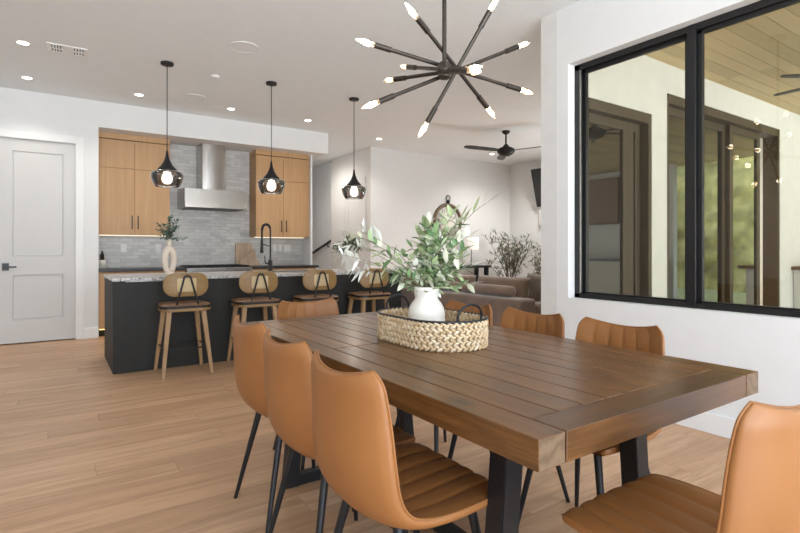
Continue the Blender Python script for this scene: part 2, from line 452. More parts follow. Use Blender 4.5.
# hall door on the side wall past the kitchen
m = MB().box((4.862, 8.33, 0), (4.8825, 8.42, 2.52), .003).box((4.862, 9.13, 0), (4.8825, 9.22, 2.52), .003).box((4.862, 8.42, 2.43), (4.8825, 9.13, 2.52), .003)
struct('trim_2', m, M['greige'])
m = MB().box((4.866, 8.424, .012), (4.8825, 8.54, 2.428)).box((4.866, 9.01, .012), (4.8825, 9.127, 2.428))
for a, b in ((.012, .28), (.83, 1.04), (2.31, 2.428)): m.box((4.866, 8.54, a), (4.8825, 9.01, b))
m.box((4.874, 8.54, .28), (4.8825, 9.01, 2.31))
struct('door_2', m, M['greige'])
struct('trim_3', MB().box((4.868, 8.1445, 0), (4.8825, 8.27, CH)), M['greige'])

# black-framed window on the dining wall
X0 = 3.432; Yl, Yr = WO[1], WO[0]; Zb, Zt = WO[2], WO[3]
m = MB(); fw = .052
m.box((X0, Yl - fw, Zb), (X0 + .075, Yl, Zt), .002).box((X0, Yr, Zb), (X0 + .075, Yr + fw, Zt), .002)
m.box((X0, Yr, Zb), (X0 + .075, Yl, Zb + .035), .002).box((X0, Yr, Zt - .045), (X0 + .075, Yl, Zt), .002)
m.box((X0 - .005, 1.646, Zb), (X0 + .07, 1.703, Zt), .003)
w = struct('window_1', m, M['winblack'])
m = MB()
for a, b, xx in ((1.703, Yl - fw, X0 + .035), (Yr + fw, 1.646, X0 + .022)):
    q = .030
    m.box((xx, a, Zb + .03), (xx + .03, a + q, Zt - .04), .002).box((xx, b - q, Zb + .03), (xx + .03, b, Zt - .04), .002)
    m.box((xx, a, Zb + .03), (xx + .03, b, Zb + .03 + q * .6), .002).box((xx, a, Zt - .04 - q), (xx + .03, b, Zt - .04), .002)
m.build('window_frame', M['winblack'], w)
for a, b, xx in ((1.72, 2.50, X0 + .05), (.82, 1.63, X0 + .037)):
    MB().box((xx, a, Zb + .04), (xx + .006, b, Zt - .05)).build('pane', M['pane'], w)
m = MB().box((X0 - .002, Yl - fw - .006, Zb + .04), (X0 + .012, Yl - fw + .001, Zt - .05))  # bright strip stands in for the highlight on the glazing bead
tag(m.build('bead_highlight', M['steel'], w), 'thin silver strip for the bead highlight beside the left pane')

# ------------------------------------------------------------------ patio seen through the window
struct('floor_patio', MB().box((3.52, -6, -.12), (26, 2.684, -.005)), M['concrete'])
m = MB()
yy = -6.0
while yy < 2.68:
    for xa, xb in ((3.52, 6.0), (6.0, 8.6), (8.6, 11.4)):
        s = rnd.uniform(-.5, .5) if xa > 4 else 0
        m.box((xa if xa < 4 else xa, yy + .002, 2.975), (xb, min(yy + .138, 2.683), 2.99))
    yy += .14
m.box((3.52, -6, 2.99), (11.4, 2.684, 3.02))
struct('ceiling_patio', m, M['pwood'])
def slider(name, lab, op, panels, ztop, yg):
    x0, x1 = op[0], op[1]
    m = MB().box((x0, 2.690, 0), (x0 + .05, 2.86, ztop)).box((x1 - .05, 2.690, 0), (x1, 2.86, ztop)).box((x0 + .05, 2.690, ztop - .09), (x1 - .05, 2.86, ztop)).box((x0 + .05, 2.69, 0), (x1 - .05, 2.86, .03))
    d = struct(name, m, M['bronze'])
    for a, b, dy in panels:
        st = .085; y = yg + dy
        m = MB().box((a, y, .03), (a + st, y + .045, ztop - .09), .003).box((b - st, y, .03), (b, y + .045, ztop - .09), .003)
        m.box((a + st, y, .03), (b - st, y + .045, .03 + st), .003).box((a + st, y, ztop - .09 - st), (b - st, y + .045, ztop - .09), .003)
        p = m.build('door_leaf', M['bronze'], d)
        MB().box((a + st, y + .018, .03 + st), (b - st, y + .026, ztop - .09 - st)).build('pane', M['doorglass'], p)
    return d
slider('door_3', '', (3.733, 4.754), [(3.785, 4.50, 0), (4.50, 4.70, .0)], 2.433, 2.77)
slider('door_4', '', (5.025, 7.777), [(5.077, 5.72, 0), (5.70, 6.55, .05), (6.53, 7.35, 0)], 2.688, 2.75)
# outdoor bar at the right
t = thing('outdoor_bar', 'white outdoor bar with brown wooden top, seen through the right pane of the window', 'bar', (8.75, 2.45, -.005))
MB().box((-.55, -.16, 0), (.9, .228, .87), .005).build('body', M['stucco'], t)
MB().box((-.62, -.24, .87), (.95, .230, .915), .004).build('bar_top', M['brownwood'], t)
t = thing('bottle', 'brown bottle standing on the outdoor bar, at the right edge of the window', 'bottle', (8.53, 2.50, .91))
MB().lathe([(.0, 0), (.045, 0), (.047, .02), (.047, .16), (.04, .2), (.017, .25), (.016, .3), (0, .3)], 20).build('body', M['brownwood'], t)
MB().lathe([(.018, .285), (.018, .315), (0, .316)], 16).build('cap', M['black'], t)
# outdoor kitchen and garden the patio doors reflect
struct('wall_garden', MB().box((11.0, -5.6, 0), (11.15, -.2, 2.975)), M['stucco'])
t = thing('outdoor_kitchen', 'brown wooden wall cabinets over a dark counter on the patio, reflected in the glass doors', 'cabinet', (10.98, -2.2, -.005))
MB().box((-.40, -2.4, 1.75), (.018, 1.0, 2.8)).build('wall_cabinet', M['brownwood'], t)
MB().box((-.62, -2.4, .0), (.018, 1.6, .88)).build('body', M['cream'], t)
MB().box((-.66, -2.4, .88), (.018, 1.65, .93)).build('worktop', M['darkstone'], t)
struct('lawn', MB().box((11.5, -14, -.10), (30, 30, -.004)), M['lawn'])
def leafcard(m, p, d, up, L, W, fold=.25, mi=0, curl=0.0):
    d = Vector(d).normalized(); up = Vector(up)
    x = d.cross(up)
    if x.length < 1e-3: x = d.cross(Vector((1, 0, 0)))
    x.normalize(); n = x.cross(d)
    p = Vector(p); vs = []; W *= .5
    st = [(0, .10), (.25, .80), (.5, 1.0), (.78, .62), (1, .04)]
    for s, w in st:
        c = p + d * (L * s) - n * (curl * L * s * s)
        vs += [c - x * W * w + n * W * w * fold, c, c + x * W * w + n * W * w * fold]
    fs = []
    for i in range(4):
        a = i * 3
        fs += [[a, a + 1, a + 4, a + 3], [a + 1, a + 2, a + 5, a + 4]]
    m.add(vs, fs, mi, True)
m = MB(); rg = random.Random(3)
b = bmesh.new(); bmesh.ops.create_grid(b, x_segments=120, y_segments=40, size=1)
from mathutils import noise as mn
for v in b.verts:
    y, z = v.co.x * 14 + 3, (v.co.y + 1) * 2.6
    k = mn.noise((y * .9, z * .9, 0)) * .5 + mn.noise((y * 3, z * 3, 5)) * .22
    v.co = Vector((15.5 + k + z * z * .05, y, z + (.5 * mn.noise((y * .5, 0, 3)) if z > 5 else 0)))
m.bm(b, 0, True)
h = m.build('hedge', M['hedge']); tag(h, 'tall light green hedge beyond the patio, reflected in the sliding doors', 'hedge', kind='stuff')
# patio ceiling fan
def fan(loc, nblade, a0, lab, L, rod, mat, bmat, bw):
    t = thing('ceiling_fan', lab, 'ceiling fan', loc)
    MB().lathe([(.0, 0), (.065, 0), (.06, -.03), (.03, -.055), (.0, -.055)], 24).build('canopy', mat, t)
    MB().tube([(0, 0, -.05), (0, 0, -rod)], .014).build('downrod', mat, t)
    MB().lathe([(.0, -rod + .05), (.035, -rod + .05), (.05, -rod + .02), (.13, -rod - .02), (.145, -rod - .06), (.12, -rod - .10), (.06, -rod - .135), (0, -rod - .14)], 28).build('motor_housing', mat, t)
    for k in range(nblade):
        a = a0 + 2 * PI * k / nblade
        mm = Matrix.Rotation(a, 4, 'Z') @ Matrix.Translation((0, 0, -rod - .055)) @ Matrix.Rotation(R(10 if bw == 1 else 4), 4, 'X')
        pts = [(p, q * bw) for p, q in [(.10, -.028), (.25, -.062), (L * .85, -.070), (L * .97, -.05), (L, -.01), (L * .98, .045), (L * .85, .062), (.25, .055), (.10, .028)]]
        MB().prism(pts, .009, .002, mat=mm).build('blade', bmat, t)
    return t

# ------------------------------------------------------------------ kitchen
def flat_door(m, x0, x1, z0, z1, y, th=.02, g=.0026):
    m.box((x0 + g, y - th, z0 + g), (x1 - g, y, z1 - g), .0015)
def pull(parent, x, z0, z1, y, lab=None):
    m = MB().box((x - .006, y - .033, z0), (x + .006, y - .021, z1), .002)
    m.box((x - .005, y - .022, z0 + .012), (x + .005, y, z0 + .022)).box((x - .005, y - .022, z1 - .022), (x + .005, y, z1 - .012))
    return m.build('handle', M['black'], parent)
def upper(lab, x0, x1, xm, zr, hx):
    t = thing('wall_cabinet', lab, 'cabinet', (x0, 8.229, 1.34), 0, 'oak wall cabinets over the kitchen counter')
    W = x1 - x0; H1 = 2.635 - 1.34; Y = -.31
    MB().box((0, Y, 0), (W, 0, H1), .001).build('body', M['oakdark'], t)
    MB().box((0, Y - .020, H1 + .008), (W, 0, 2.717 - 1.34)).build('top_filler', M['oak'], t)
    mm = xm - x0; zz = zr - 1.34
    for a, b, c, e, hh in ((0, mm, 0, zz, hx[0]), (mm, W, 0, zz, hx[1]), (0, mm, zz, H1, None), (mm, W, zz, H1, None)):
        m = MB(); flat_door(m, a, b, c, e, Y)
        dd = m.build('door', M['oak'], t)
        if hh is not None: pull(dd, hh - x0, .08, .265, Y - .02)
    m = MB().box((.03, -.18, -.012), (W - .03, -.15, 0))
    tag(m.build('light_strip', M['led'], t), 'glowing light strip under the cabinet')
    return t
upper('light oak wall cabinet left of the steel hood, beside the white door wall', .476, 1.375, .922, 2.247, (.888, .963))
upper('light oak wall cabinet right of the steel hood, beside the stair hall', 2.627, 3.53, 3.080, 2.247, (3.040, 3.122))
# base cabinets left and right of the range
def lower(lab, x0, x1, n):
    t = thing('base_cabinet', lab, 'cabinet', (x0, 8.229, 0), 0, 'oak base cabinets behind the island')
    W = x1 - x0; Y = -.575
    MB().box((0, Y, .10), (W, 0, .846)).build('body', M['oakdark'], t)
    MB().box((0.002, Y + .06, .0), (W - .002, -.02, .10)).build('toe_kick', M['charcoal'], t)
    for i in range(n):
        a, b = W * i / n, W * (i + 1) / n
        m = MB(); flat_door(m, a, b, .10, .66, Y); dd = m.build('door', M['oak'], t); pull(dd, b - .05 if i % 2 == 0 else a + .05, .48, .62, Y - .02)
        m = MB(); flat_door(m, a, b, .66, .84, Y); dd = m.build('drawer', M['oak'], t)
        MB().box(((a + b) / 2 - .07, Y - .05, .745), ((a + b) / 2 + .07, Y - .038, .757), .002).box(((a + b) / 2 - .06, Y - .04, .747), ((a + b) / 2 - .05, Y - .02, .755)).box(((a + b) / 2 + .05, Y - .04, .747), ((a + b) / 2 + .06, Y - .02, .755)).build('handle', M['black'], dd)
    MB().box((.01, Y + .02, .088), (W - .01, Y + .04, .098)).build('light_strip', M['ledwarm'], t)
    return t
lower('light oak base cabinet with warm toe-kick glow, between door wall and cooker', .476, 1.53, 2)
lower('light oak base cabinet right of the cooker, ending at the white panel', 2.47, 3.533, 2)
t = thing('kitchen_counter', 'dark stone counter along the tiled wall, left of the cooker', 'counter', (.475, 8.229, .846), 0, 'dark stone counters behind the island')
MB().box((0, -.622, 0), (1.052, 0, .036), .003).build('worktop', M['darkstone'], t)
t = thing('kitchen_counter', 'dark stone counter along the tiled wall, right of the cooker', 'counter', (2.473, 8.229, .846), 0, 'dark stone counters behind the island')
MB().box((0, -.622, 0), (1.061, 0, .036), .003).box((1.061, -.622, 0), (1.10, -.382, .036), .003).build('worktop', M['darkstone'], t)
t = thing('range_cooker', 'stainless steel range cooker under the hood, behind the island', 'cooker', (2.0, 8.22, 0))
MB().box((-.462, -.63, .02), (.462, 0, .875), .004).build('body', M['steel'], t)
dd = MB().box((-.44, -.65, .20), (.44, -.631, .70), .004).build('oven_door', M['steel'], t)
MB().tube([(-.40, -.69, .66), (.40, -.69, .66)], .011).tube([(-.36, -.65, .66), (-.36, -.69, .66)], .007).tube([(.36, -.65, .66), (.36, -.69, .66)], .007).build('handle', M['steel'], dd)
m = MB()
for gx in (-.30, 0, .30):
    for k in range(5): m.box((gx - .135, -.57 + k * .125, .882), (gx + .135, -.558 + k * .125, .905))
    for k in (-1, 0, 1): m.box((gx + k * .12 - .006, -.57, .882), (gx + k * .12 + .006, -.058, .905))
m.build('grate', M['black'], t)
MB().box((-.455, -.61, .874), (.455, -.02, .884)).build('cooktop', M['black'], t)
MB().box((-.462, -.64, .74), (.462, -.6305, .868), .003).build('control_panel', M['steel'], t)
for k in range(5): MB().lathe([(0, 0), (.022, 0), (.02, .03), (0, .03)], 16, mat=Matrix.Translation((-.34 + k * .17, -.641, .80)) @ Matrix.Rotation(R(90), 4, 'X')).build('knob', M['black'], t)
# range hood
t = thing('range_hood', 'stainless steel chimney range hood on the marble tile wall', 'range hood', (1.98, 8.229, 1.745))
HY = -.55
m = MB(); hw = .445
prof = [(HY, .0), (HY, .06), (HY + .02, .062), (HY + .02, .27), (0, .30), (0, .0)]
b = bmesh.new(); L = [[b.verts.new((sx * hw, y, z)) for y, z in prof] for sx in (-1, 1)]
b.faces.new(L[0]); b.faces.new(L[1][::-1])
for i in range(6): b.faces.new([L[0][i], L[0][(i + 1) % 6], L[1][(i + 1) % 6], L[1][i]])
m.bm(b); m.build('canopy', M['steel'], t)
MB().box((-hw + .04, HY + .06, -.006), (hw - .04, -.05, .001)).build('filter', M['black'], t)
# curved-front chimney
pts = [(-.175, 0), (-.175, -.30)] + [(.175 * -math.cos(PI * i / 12), -.31 - .035 * math.sin(PI * i / 12)) for i in range(1, 12)] + [(.175, -.30), (.175, 0)]
MB().prism(pts, 2.717 - 1.745 - .27, mat=Matrix.Translation((0, 0, .27))).build('chimney', M['steel'], t)
# outlets on the tile
def outlet(lab, x, z, w, n):
    t = thing('wall_outlet', lab, 'outlet', (x, 8.2295, z), 0, 'white outlet and switch plates on the marble tile')
    MB().box((-w / 2, -.007, -.06), (w / 2, 0, .06), .003).build('plate', M['plastic'], t)
    for i in range(n):
        cx = (i - (n - 1) / 2) * .046
        MB().box((cx - .016, -.010, -.033), (cx + .016, -.006, .033), .002).build('socket', M['trim'], t)
outlet('white outlet plate on the tile under the left wall cabinet', .818, 1.158, .078, 1)
outlet('white outlet plate on the tile behind the sand ring vase', 1.268, 1.158, .078, 1)
outlet('white outlet plate on the tile just right of the black tap', 3.055, 1.163, .07, 1)
outlet('white narrow outlet plate between tap plate and wide switch plate', 3.148, 1.163, .07, 1)
outlet('wide white switch plate at the right end of the tile', 3.272, 1.157, .13, 2)
# cutting boards
t = thing('cutting_board', 'tall rectangular wooden board leaning on the tile right of the cooker', 'cutting board', (2.53, 8.19, .882))
mm = Matrix.Rotation(R(-5), 4, 'X') @ Matrix.Rotation(R(90), 4, 'X')
MB().prism([(x, y + .18) for x, y in rrect(.27, .36, .03)], .02, .003, mat=mm).build('board', M['boardwood'], t)
t = thing('cutting_board', 'stepped wooden board with a curved edge leaning in front of the tall board', 'cutting board', (2.64, 8.13, .882))
pts = [(-.2, 0), (.13, 0), (.10, .07), (.055, .10), (.055, .255), (-.02, .255), (-.03, .20), (-.09, .14), (-.2, .09)]
MB().prism(pts, .018, .003, mat=Matrix.Rotation(R(-6), 4, 'X') @ Matrix.Rotation(R(90), 4, 'X')).build('board', M['boardwood'], t)
# soap bottle
t = thing('soap_bottle', 'small dark soap bottle in a white holder at the left end of the counter', 'bottle', (.530, 7.86, .882))
MB().lathe([(0, 0), (.045, 0), (.045, .105), (.035, .115), (0, .115)], 20).build('holder', M['ceramic'], t)
MB().lathe([(0, .115), (.024, .115), (.024, .19), (.012, .205), (.010, .235), (0, .236)], 18).build('bottle_neck', M['black'], t)

# ------------------------------------------------------------------ island
t = thing('kitchen_island', 'long charcoal kitchen island with speckled granite top', 'island', (.44, 5.279, 0))
IL, ID = 3.163, .935
MB().box((0, 0, 0), (IL, ID, .842), .003).build('body', M['charcoal'], t)
MB().box((-.006, -.004, .8425), (IL + .012, ID + .03, .872), .003).build('worktop', M['granite'], t)
MB().box((.10, -.009, .834), (.50, -.0045, .8415), .002).build('trim_strip', M['steel'], t)
CT = .8725
# tap
t = thing('kitchen_tap', 'black spring pull-down tap standing on the island', 'tap', (2.18, 6.02, CT))
MB().lathe([(0, 0), (.034, 0), (.034, .012), (.026, .016), (.026, .13), (.02, .135), (0, .135)], 20).build('base', M['black'], t)
arc = [(0, 0, .13), (0, 0, .42)] + [(-.052 + .052 * math.cos(PI * i / 10), .0, .50 + .07 * math.sin(PI * i / 10)) for i in range(0, 11)] + [(-.104, 0, .44), (-.106, 0, .37)]
MB().tube(arc, .0105, 12).build('spout', M['black'], t)
m = MB()
h = []
for i in range(420):
    s = i / 419 * (len(arc) - 1); k = min(int(s), len(arc) - 2); p = Vector(arc[k]).lerp(Vector(arc[k + 1]), s - k)
    dd = (Vector(arc[k + 1]) - Vector(arc[k])).normalized(); a = Vector((0, 1, 0)); bb = dd.cross(a)
    h.append(p + (a * math.cos(i * .9) + bb * math.sin(i * .9)) * .0145)
m.tube(h[90:], .0028, 5); m.build('spring', M['black'], t)
MB().tube([(-.106, 0, .38), (-.108, 0, .26), (-.108, 0, .22)], [.014, .019, .021], 14).build('spray_head', M['black'], t)
MB().tube([(0, 0, .30), (-.10, 0, .33)], .006).build('holder_arm', M['black'], t)
MB().tube([(0, 0, .09), (-.07, -.02, .10)], .009).tube([(-.07, -.02, .10), (-.078, -.022, .19)], .006).build('lever', M['black'], t)
# sink set in the island (rim only shows)
t = thing('kitchen_sink', 'steel sink rim set in the granite top before the tap', 'sink', (2.35, 5.80, CT))
m = MB()
for a, b in (((-.36, -.2, 0), (.36, -.185, .004)), ((-.36, .185, 0), (.36, .2, .004)), ((-.36, -.185, 0), (-.345, .185, .004)), ((.345, -.185, 0), (.36, .185, .004))): m.box(a, b)
m.build('rim', M['steel'], t)
MB().box((-.345, -.185, 0), (.345, .185, .0015)).build('basin', M['black'], t)
# ring vase with greenery
def foliage(t, base, tips, lmat, L, W, per, seed, stem_r=.003, start=.25, droop=.0, spread=.9, pair=True, smat=None, name='foliage', curl=.1, jit=.5):
    rg = random.Random(seed); ml = MB(); ms = MB()
    for tip in tips:
        tip = Vector(tip); b0 = Vector(base) + Vector((rg.uniform(-1, 1), rg.uniform(-1, 1), 0)) * .008
        mid = b0.lerp(tip, .5); mid.z = b0.z + (tip.z - b0.z) * (.75 - droop); mid.x -= (tip.x - b0.x) * .12; mid.y -= (tip.y - b0.y) * .12
        pts = bez(b0, mid, tip, 10)
        ms.tube(pts, [stem_r * (1 - .65 * i / 10) for i in range(11)], 6)
        ln = sum((pts[i + 1] - pts[i]).length for i in range(10)); n = max(3, int(per * ln))
        for k in range(n):
            s = start + (1 - start) * (k + .5) / n; i = min(int(s * 10), 9); p = pts[i].lerp(pts[i + 1], s * 10 - i)
            d = (pts[i + 1] - pts[i]).normalized()
            for sd in ((-1, 1) if pair else (1,)):
                side = Vector((rg.gauss(0, 1), rg.gauss(0, 1), rg.gauss(0, .6)))
                side = (side - d * side.dot(d)).normalized()
                dr = (d * (1 - spread * .6) + side * spread + Vector((0, 0, rg.uniform(-jit, jit)))).normalized()
                leafcard(ml, p, dr, (rg.uniform(-.4, .4), rg.uniform(-.4, .4), 1), L * rg.uniform(.7, 1.2), W * rg.uniform(.75, 1.2), .22, 0, curl * rg.uniform(-.5, 1.5))
        leafcard(ml, pts[-1], pts[-1] - pts[-2], (0, 0, 1), L, W)
    ms.build('stem', smat or M['stem'], t)
    ml.build(name, lmat, t)
t = thing('ring_vase', 'sand coloured ring-shaped vase with grey-green sprigs at the left end of the island', 'vase', (.972, 5.62, CT), R(12))
m = MB(); rows = []
ring = []
for i in range(40):
    a = 2 * PI * i / 40
    ring.append((.044 * math.sin(a), 0, .152 - .118 * math.cos(a)))
m.tube(ring, [.030 - .003 * math.cos(2 * PI * i / 40) for i in range(40)], 16, closed=True)
m.lathe([(.0, 0), (.052, 0), (.054, .012), (.045, .03), (.02, .035)], 24, sy=.75)
m.lathe([(.012, .285), (.024, .295), (.020, .335), (.021, .368), (.016, .366), (.014, .33), (0, .33)], 20)
m.build('body', M['sandvase'], t)
rg = random.Random(11)
tips = [(-.10, .02, .40), (-.13, -.03, .46), (-.06, .02, .52), (-.02, -.04, .57), (.03, .03, .60), (.07, -.02, .57), (.10, .03, .50), (.17, -.02, .385), (.0, .05, .50), (-.08, -.05, .42), (.06, .05, .45), (-.03, .02, .45), (.02, -.05, .47), (-.11, .03, .52)]
foliage(t, (0, 0, .35), tips, M['euc'], .036, .020, 62, 5, .0018, .15)
# white planter with bush at the right end
t = thing('potted_plant', 'small leafy bush in a white ribbed pot on the right end of the island', 'potted plant', (3.02, 5.56, CT))
MB().lathe([(0, 0), (.078, 0), (.082, .006), (.075, .02), (.085, .06), (.104, .13), (.110, .19), (.108, .22), (.098, .22), (.095, .20), (0, .19)], 32).build('pot', M['ceramic'], t)
rg = random.Random(4)
tips = []
for i in range(46):
    a = rg.uniform(0, 2 * PI); e = rg.uniform(.1, 1.4); r = rg.uniform(.10, .21)
    tips.append((math.cos(a) * math.cos(e) * r * 1.1, math.sin(a) * math.cos(e) * r, .22 + math.sin(e) * r * 1.05))
foliage(t, (0, 0, .20), tips, M['bushleaf'], .042, .018, 75, 6, .0016, .2)
# bar stools
def make_stool(loc, lab):
    t = thing('bar_stool', lab, 'bar stool', loc, 0, 'oak and leather bar stools along the island')
    # legs: square, tapering, splayed
    top = .585
    for sx in (-1, 1):
        for sy in (-1, 1):
            MB().bar((sx * .145, sy * .135 - .0, top), (sx * .207, sy * .205, .0), .042, .042, bev=.004, w2=.028, h2=.028).build('leg', M['stoolleg'], t)
    z = .245; k = .145 + (.207 - .145) * (top - z) / top; ky = .135 + (.205 - .135) * (top - z) / top
    m = MB()
    m.tube([(-k, -ky, z), (k, -ky, z)], .007).tube([(-k, ky, z), (k, ky, z)], .007).tube([(-k, -ky, z), (-k, ky, z)], .007).tube([(k, -ky, z), (k, ky, z)], .007)
    m.build('footrest', M['black'], t)
    out = [(x, y) for x, y in rrect(.43, .40, .09, 6)]
    out = [(x * (1 - .10 * (y / .2 > 0) * y / .2), y) for x, y in out]
    MB().prism(out, .028, .006, mat=Matrix.Translation((0, 0, .580))).build('seat_base', M['stoolwood'], t)
    m = MB()
    m.prism([(x * 1.02, y * 1.02) for x, y in out], .022, .006, mat=Matrix.Translation((0, 0, .6065))); m.build('seat_edge', M['black'], t)
    m = MB()
    rows = []
    for s, z in ((1.0, .628), (.99, .636), (.95, .642), (.7, .646), (.3, .645), (.02, .644)):
        rows.append([(x * s, y * s, z) for x, y in out] + [(out[0][0] * s, out[0][1] * s, z)])
    m.grid(rows); m.build('seat', M['stoolseat'], t)
    # backrest: curved plywood oval
    def plate(w, h, r, y0, th, z0, curve=.9):
        m = MB(); o2 = rrect(w, h, r, 8); rowsf = []
        for yy in (y0, y0 + th):
            rws = []
            for s in (1.0, .93, .6, .25, .01):
                rws.append([(x * s, yy + (0 if s < 1 else (.004 if yy == y0 else -.004)) + curve * (x * s) ** 2, z0 + y * s) for x, y in o2 + [o2[0]]])
            rowsf.append(rws)
        m.grid(rowsf[0]); m.grid(rowsf[1], flip=True)
        m.grid([rowsf[0][0], rowsf[1][0]])
        return m
    plate(.385, .212, .095, -.165, .02, .817).build('backrest', M['stoolwood'], t)
    tag(plate(.165, .122, .018, -.1685, .006, .815).build('cane_panel', M['cane'], t), 'pale woven cane panel in the backrest')
    pts = [(-.094, -.178, .60), (-.089, -.188, .65)]
    pts += [(-.03 + .0, -.187, .87)]
    pts += [(-.03 + .03 * (1 - math.cos(a)), -.186, .872 + .028 * math.sin(a)) for a in [PI * i / 8 for i in range(1, 8)]]
    pts += [(.03, -.187, .87), (.089, -.188, .65), (.094, -.178, .60)]
    MB().tube(pts, .0085, 8).build('back_support', M['black'], t)
    return t
st = make_stool((.99, 5.035, 0), 'bar stool nearest the white door, first from the left at the island')
for x, lab in ((1.662, 'bar stool in front of the cutting boards, second from the left at the island'),
               (2.318, 'bar stool right of the black tap, third from the left at the island'),
               (2.985, 'bar stool just right of the white potted bush, last in the row at the island')):
    dup(st, (x, 5.035, 0), 0, lab)

# ------------------------------------------------------------------ pendants, downlights, ceiling fittings
def pendant(loc, lab):
    t = thing('pendant_lamp', lab, 'pendant lamp', loc, 0, 'smoked glass pendants over the island')
    MB().lathe([(0, 0), (.062, 0), (.062, -.022), (.055, -.026), (0, -.026)], 28).build('canopy', M['black'], t)
    MB().tube([(0, 0, -.02), (0, 0, -.915)], .0045, 8).build('cord', M['black'], t)
    z = -.905
    prof = [(0, .0), (.010, .0), (.013, -.035), (.021, -.075), (.036, -.115), (.058, -.152), (.088, -.186), (.100, -.205), (.092, -.207), (.05, -.17), (.02, -.13), (0, -.13)]
    MB().lathe([(r, zz + z) for r, zz in prof], 36).build('cap', M['black'], t)
    prof = [(.096, -.203), (.128, -.214), (.149, -.230), (.157, -.252), (.151, -.290), (.134, -.335), (.120, -.362), (.112, -.366)]
    MB().lathe([(r, zz + z) for r, zz in prof], 40, cap=False).build('glass_shade', M['smoke'], t)
    m = MB().lathe([(.016, z - .15), (.016, z - .215), (.0, z - .216)], 16); m.build('socket', M['steel'], t)
    m = MB().lathe([(.012, z - .205), (.020, z - .22), (.046, z - .25), (.054, z - .285), (.047, z - .318), (.025, z - .338), (0, z - .342)], 24)
    tag(m.build('bulb', M['pendglow'], t), 'lit white globe bulb')
    return t
p0 = pendant((.959, 5.67, CH), 'smoked glass pendant above the ring vase, left of three over the island')
dup(p0, (2.065, 5.67, CH), 0, 'smoked glass pendant before the right oak wall cabinet, middle of three over the island')
dup(p0, (3.148, 5.67, CH), 0, 'smoked glass pendant in front of the hall door, right of three over the island')
def downlight(loc, lab):
    t = thing('ceiling_downlight', lab, 'downlight', loc, 0, 'recessed ceiling downlights')
    MB().lathe([(.046, -.001), (.068, -.003), (.074, 0)], 32, cap=False).build('trim_ring', M['plastic'], t)
    MB().lathe([(0, -.003), (.036, -.003), (.046, -.001)], 28).build('lens', M['lens'], t)
    return t
DL = [(-.24, 5.88, 'downlight left of the white ceiling vent'), (-.252, 7.05, 'downlight above the white door, closest to the door wall on the left'),
      (.869, 7.04, 'downlight before the soffit, left of the first pendant cord'), (1.995, 7.04, 'downlight before the soffit, above the steel hood'),
      (3.117, 7.02, 'downlight before the right end of the soffit'), (4.655, 7.497, 'downlight by the corner of the living room far wall'),
      (7.255, 7.395, 'downlight below the black ceiling fan, close to the far wall')]
d0 = downlight((DL[0][0], DL[0][1], CH), DL[0][2])
for x, y, l in DL[1:]: dup(d0, (x, y, CH), 0, l)
HID_FILL = [(7.3, 4.4), (5.4, 4.0), (7.9, 6.4)]  # unseen downlights added to brighten the living room walls
dup(d0, (4.15, 9.2, CH), 0, 'unseen downlight added to brighten the stair hall, behind the soffit end')  # out-of-view fixture added to brighten the hall
for x, y in HID_FILL: dup(d0, (x, y, CH), 0, 'unseen downlight added to brighten the living room, beyond the window wall corner')
def speaker(loc, lab):
    t = thing('ceiling_speaker', lab, 'ceiling speaker', loc, 0, 'round white ceiling speakers')
    MB().lathe([(.135, 0), (.138, -.006), (.130, -.008), (.128, -.004)], 40, cap=False).build('bezel', M['plastic'], t)
    MB().lathe([(0, -.0055), (.128, -.005)], 40).build('grille', M['ceil'], t)
    return t
s0 = speaker((1.487, 4.82, CH), 'round white ceiling speaker nearer the dining table')
dup(s0, (1.453, 6.746, CH), 0, 'round white ceiling speaker nearer the soffit')
t = thing('smoke_detector', 'small white sensor on the ceiling between the two round speakers', 'smoke detector', (1.47, 5.80, CH))
MB().lathe([(.05, 0), (.05, -.012), (.035, -.024), (0, -.026)], 28).build('body', M['plastic'], t)
t = thing('ceiling_vent', 'white rectangular air vent on the ceiling', 'vent', (.107, 5.84, CH), R(-2))
m = MB()
for a, b in (((-.165, -.12, -.008), (.165, -.095, 0)), ((-.165, .095, -.008), (.165, .12, 0)), ((-.165, -.095, -.008), (-.14, .095, 0)), ((.14, -.095, -.008), (.165, .095, 0))): m.box(a, b, .002)
m.build('frame', M['plastic'], t)
MB().box((-.14, -.095, -.0025), (.14, .095, -.0005)).build('duct', M['darkstone'], t)
m = MB()
for i in range(13):
    x = -.135 + i * .0225
    if abs(x) < .05: continue
    m.box((x - .006, -.09, -.008), (x + .006, .09, -.003))
m.box((-.05, -.095, -.008), (.05, .095, -.003)).box((-.14, -.006, -.009), (.14, .006, -.003))
m.build('louvre', M['plastic'], t)
fan((6.04, 5.84, CH), 3, R(52), 'black three-blade ceiling fan in the living room', .80, .27, M['black'], M['black'], 1)
fan((5.92, 1.45, 2.975), 6, R(84), 'dark patio ceiling fan under the wooden boards outside the window', .68, .24, M['bulbmetal'], M['bulbmetal'], .5)

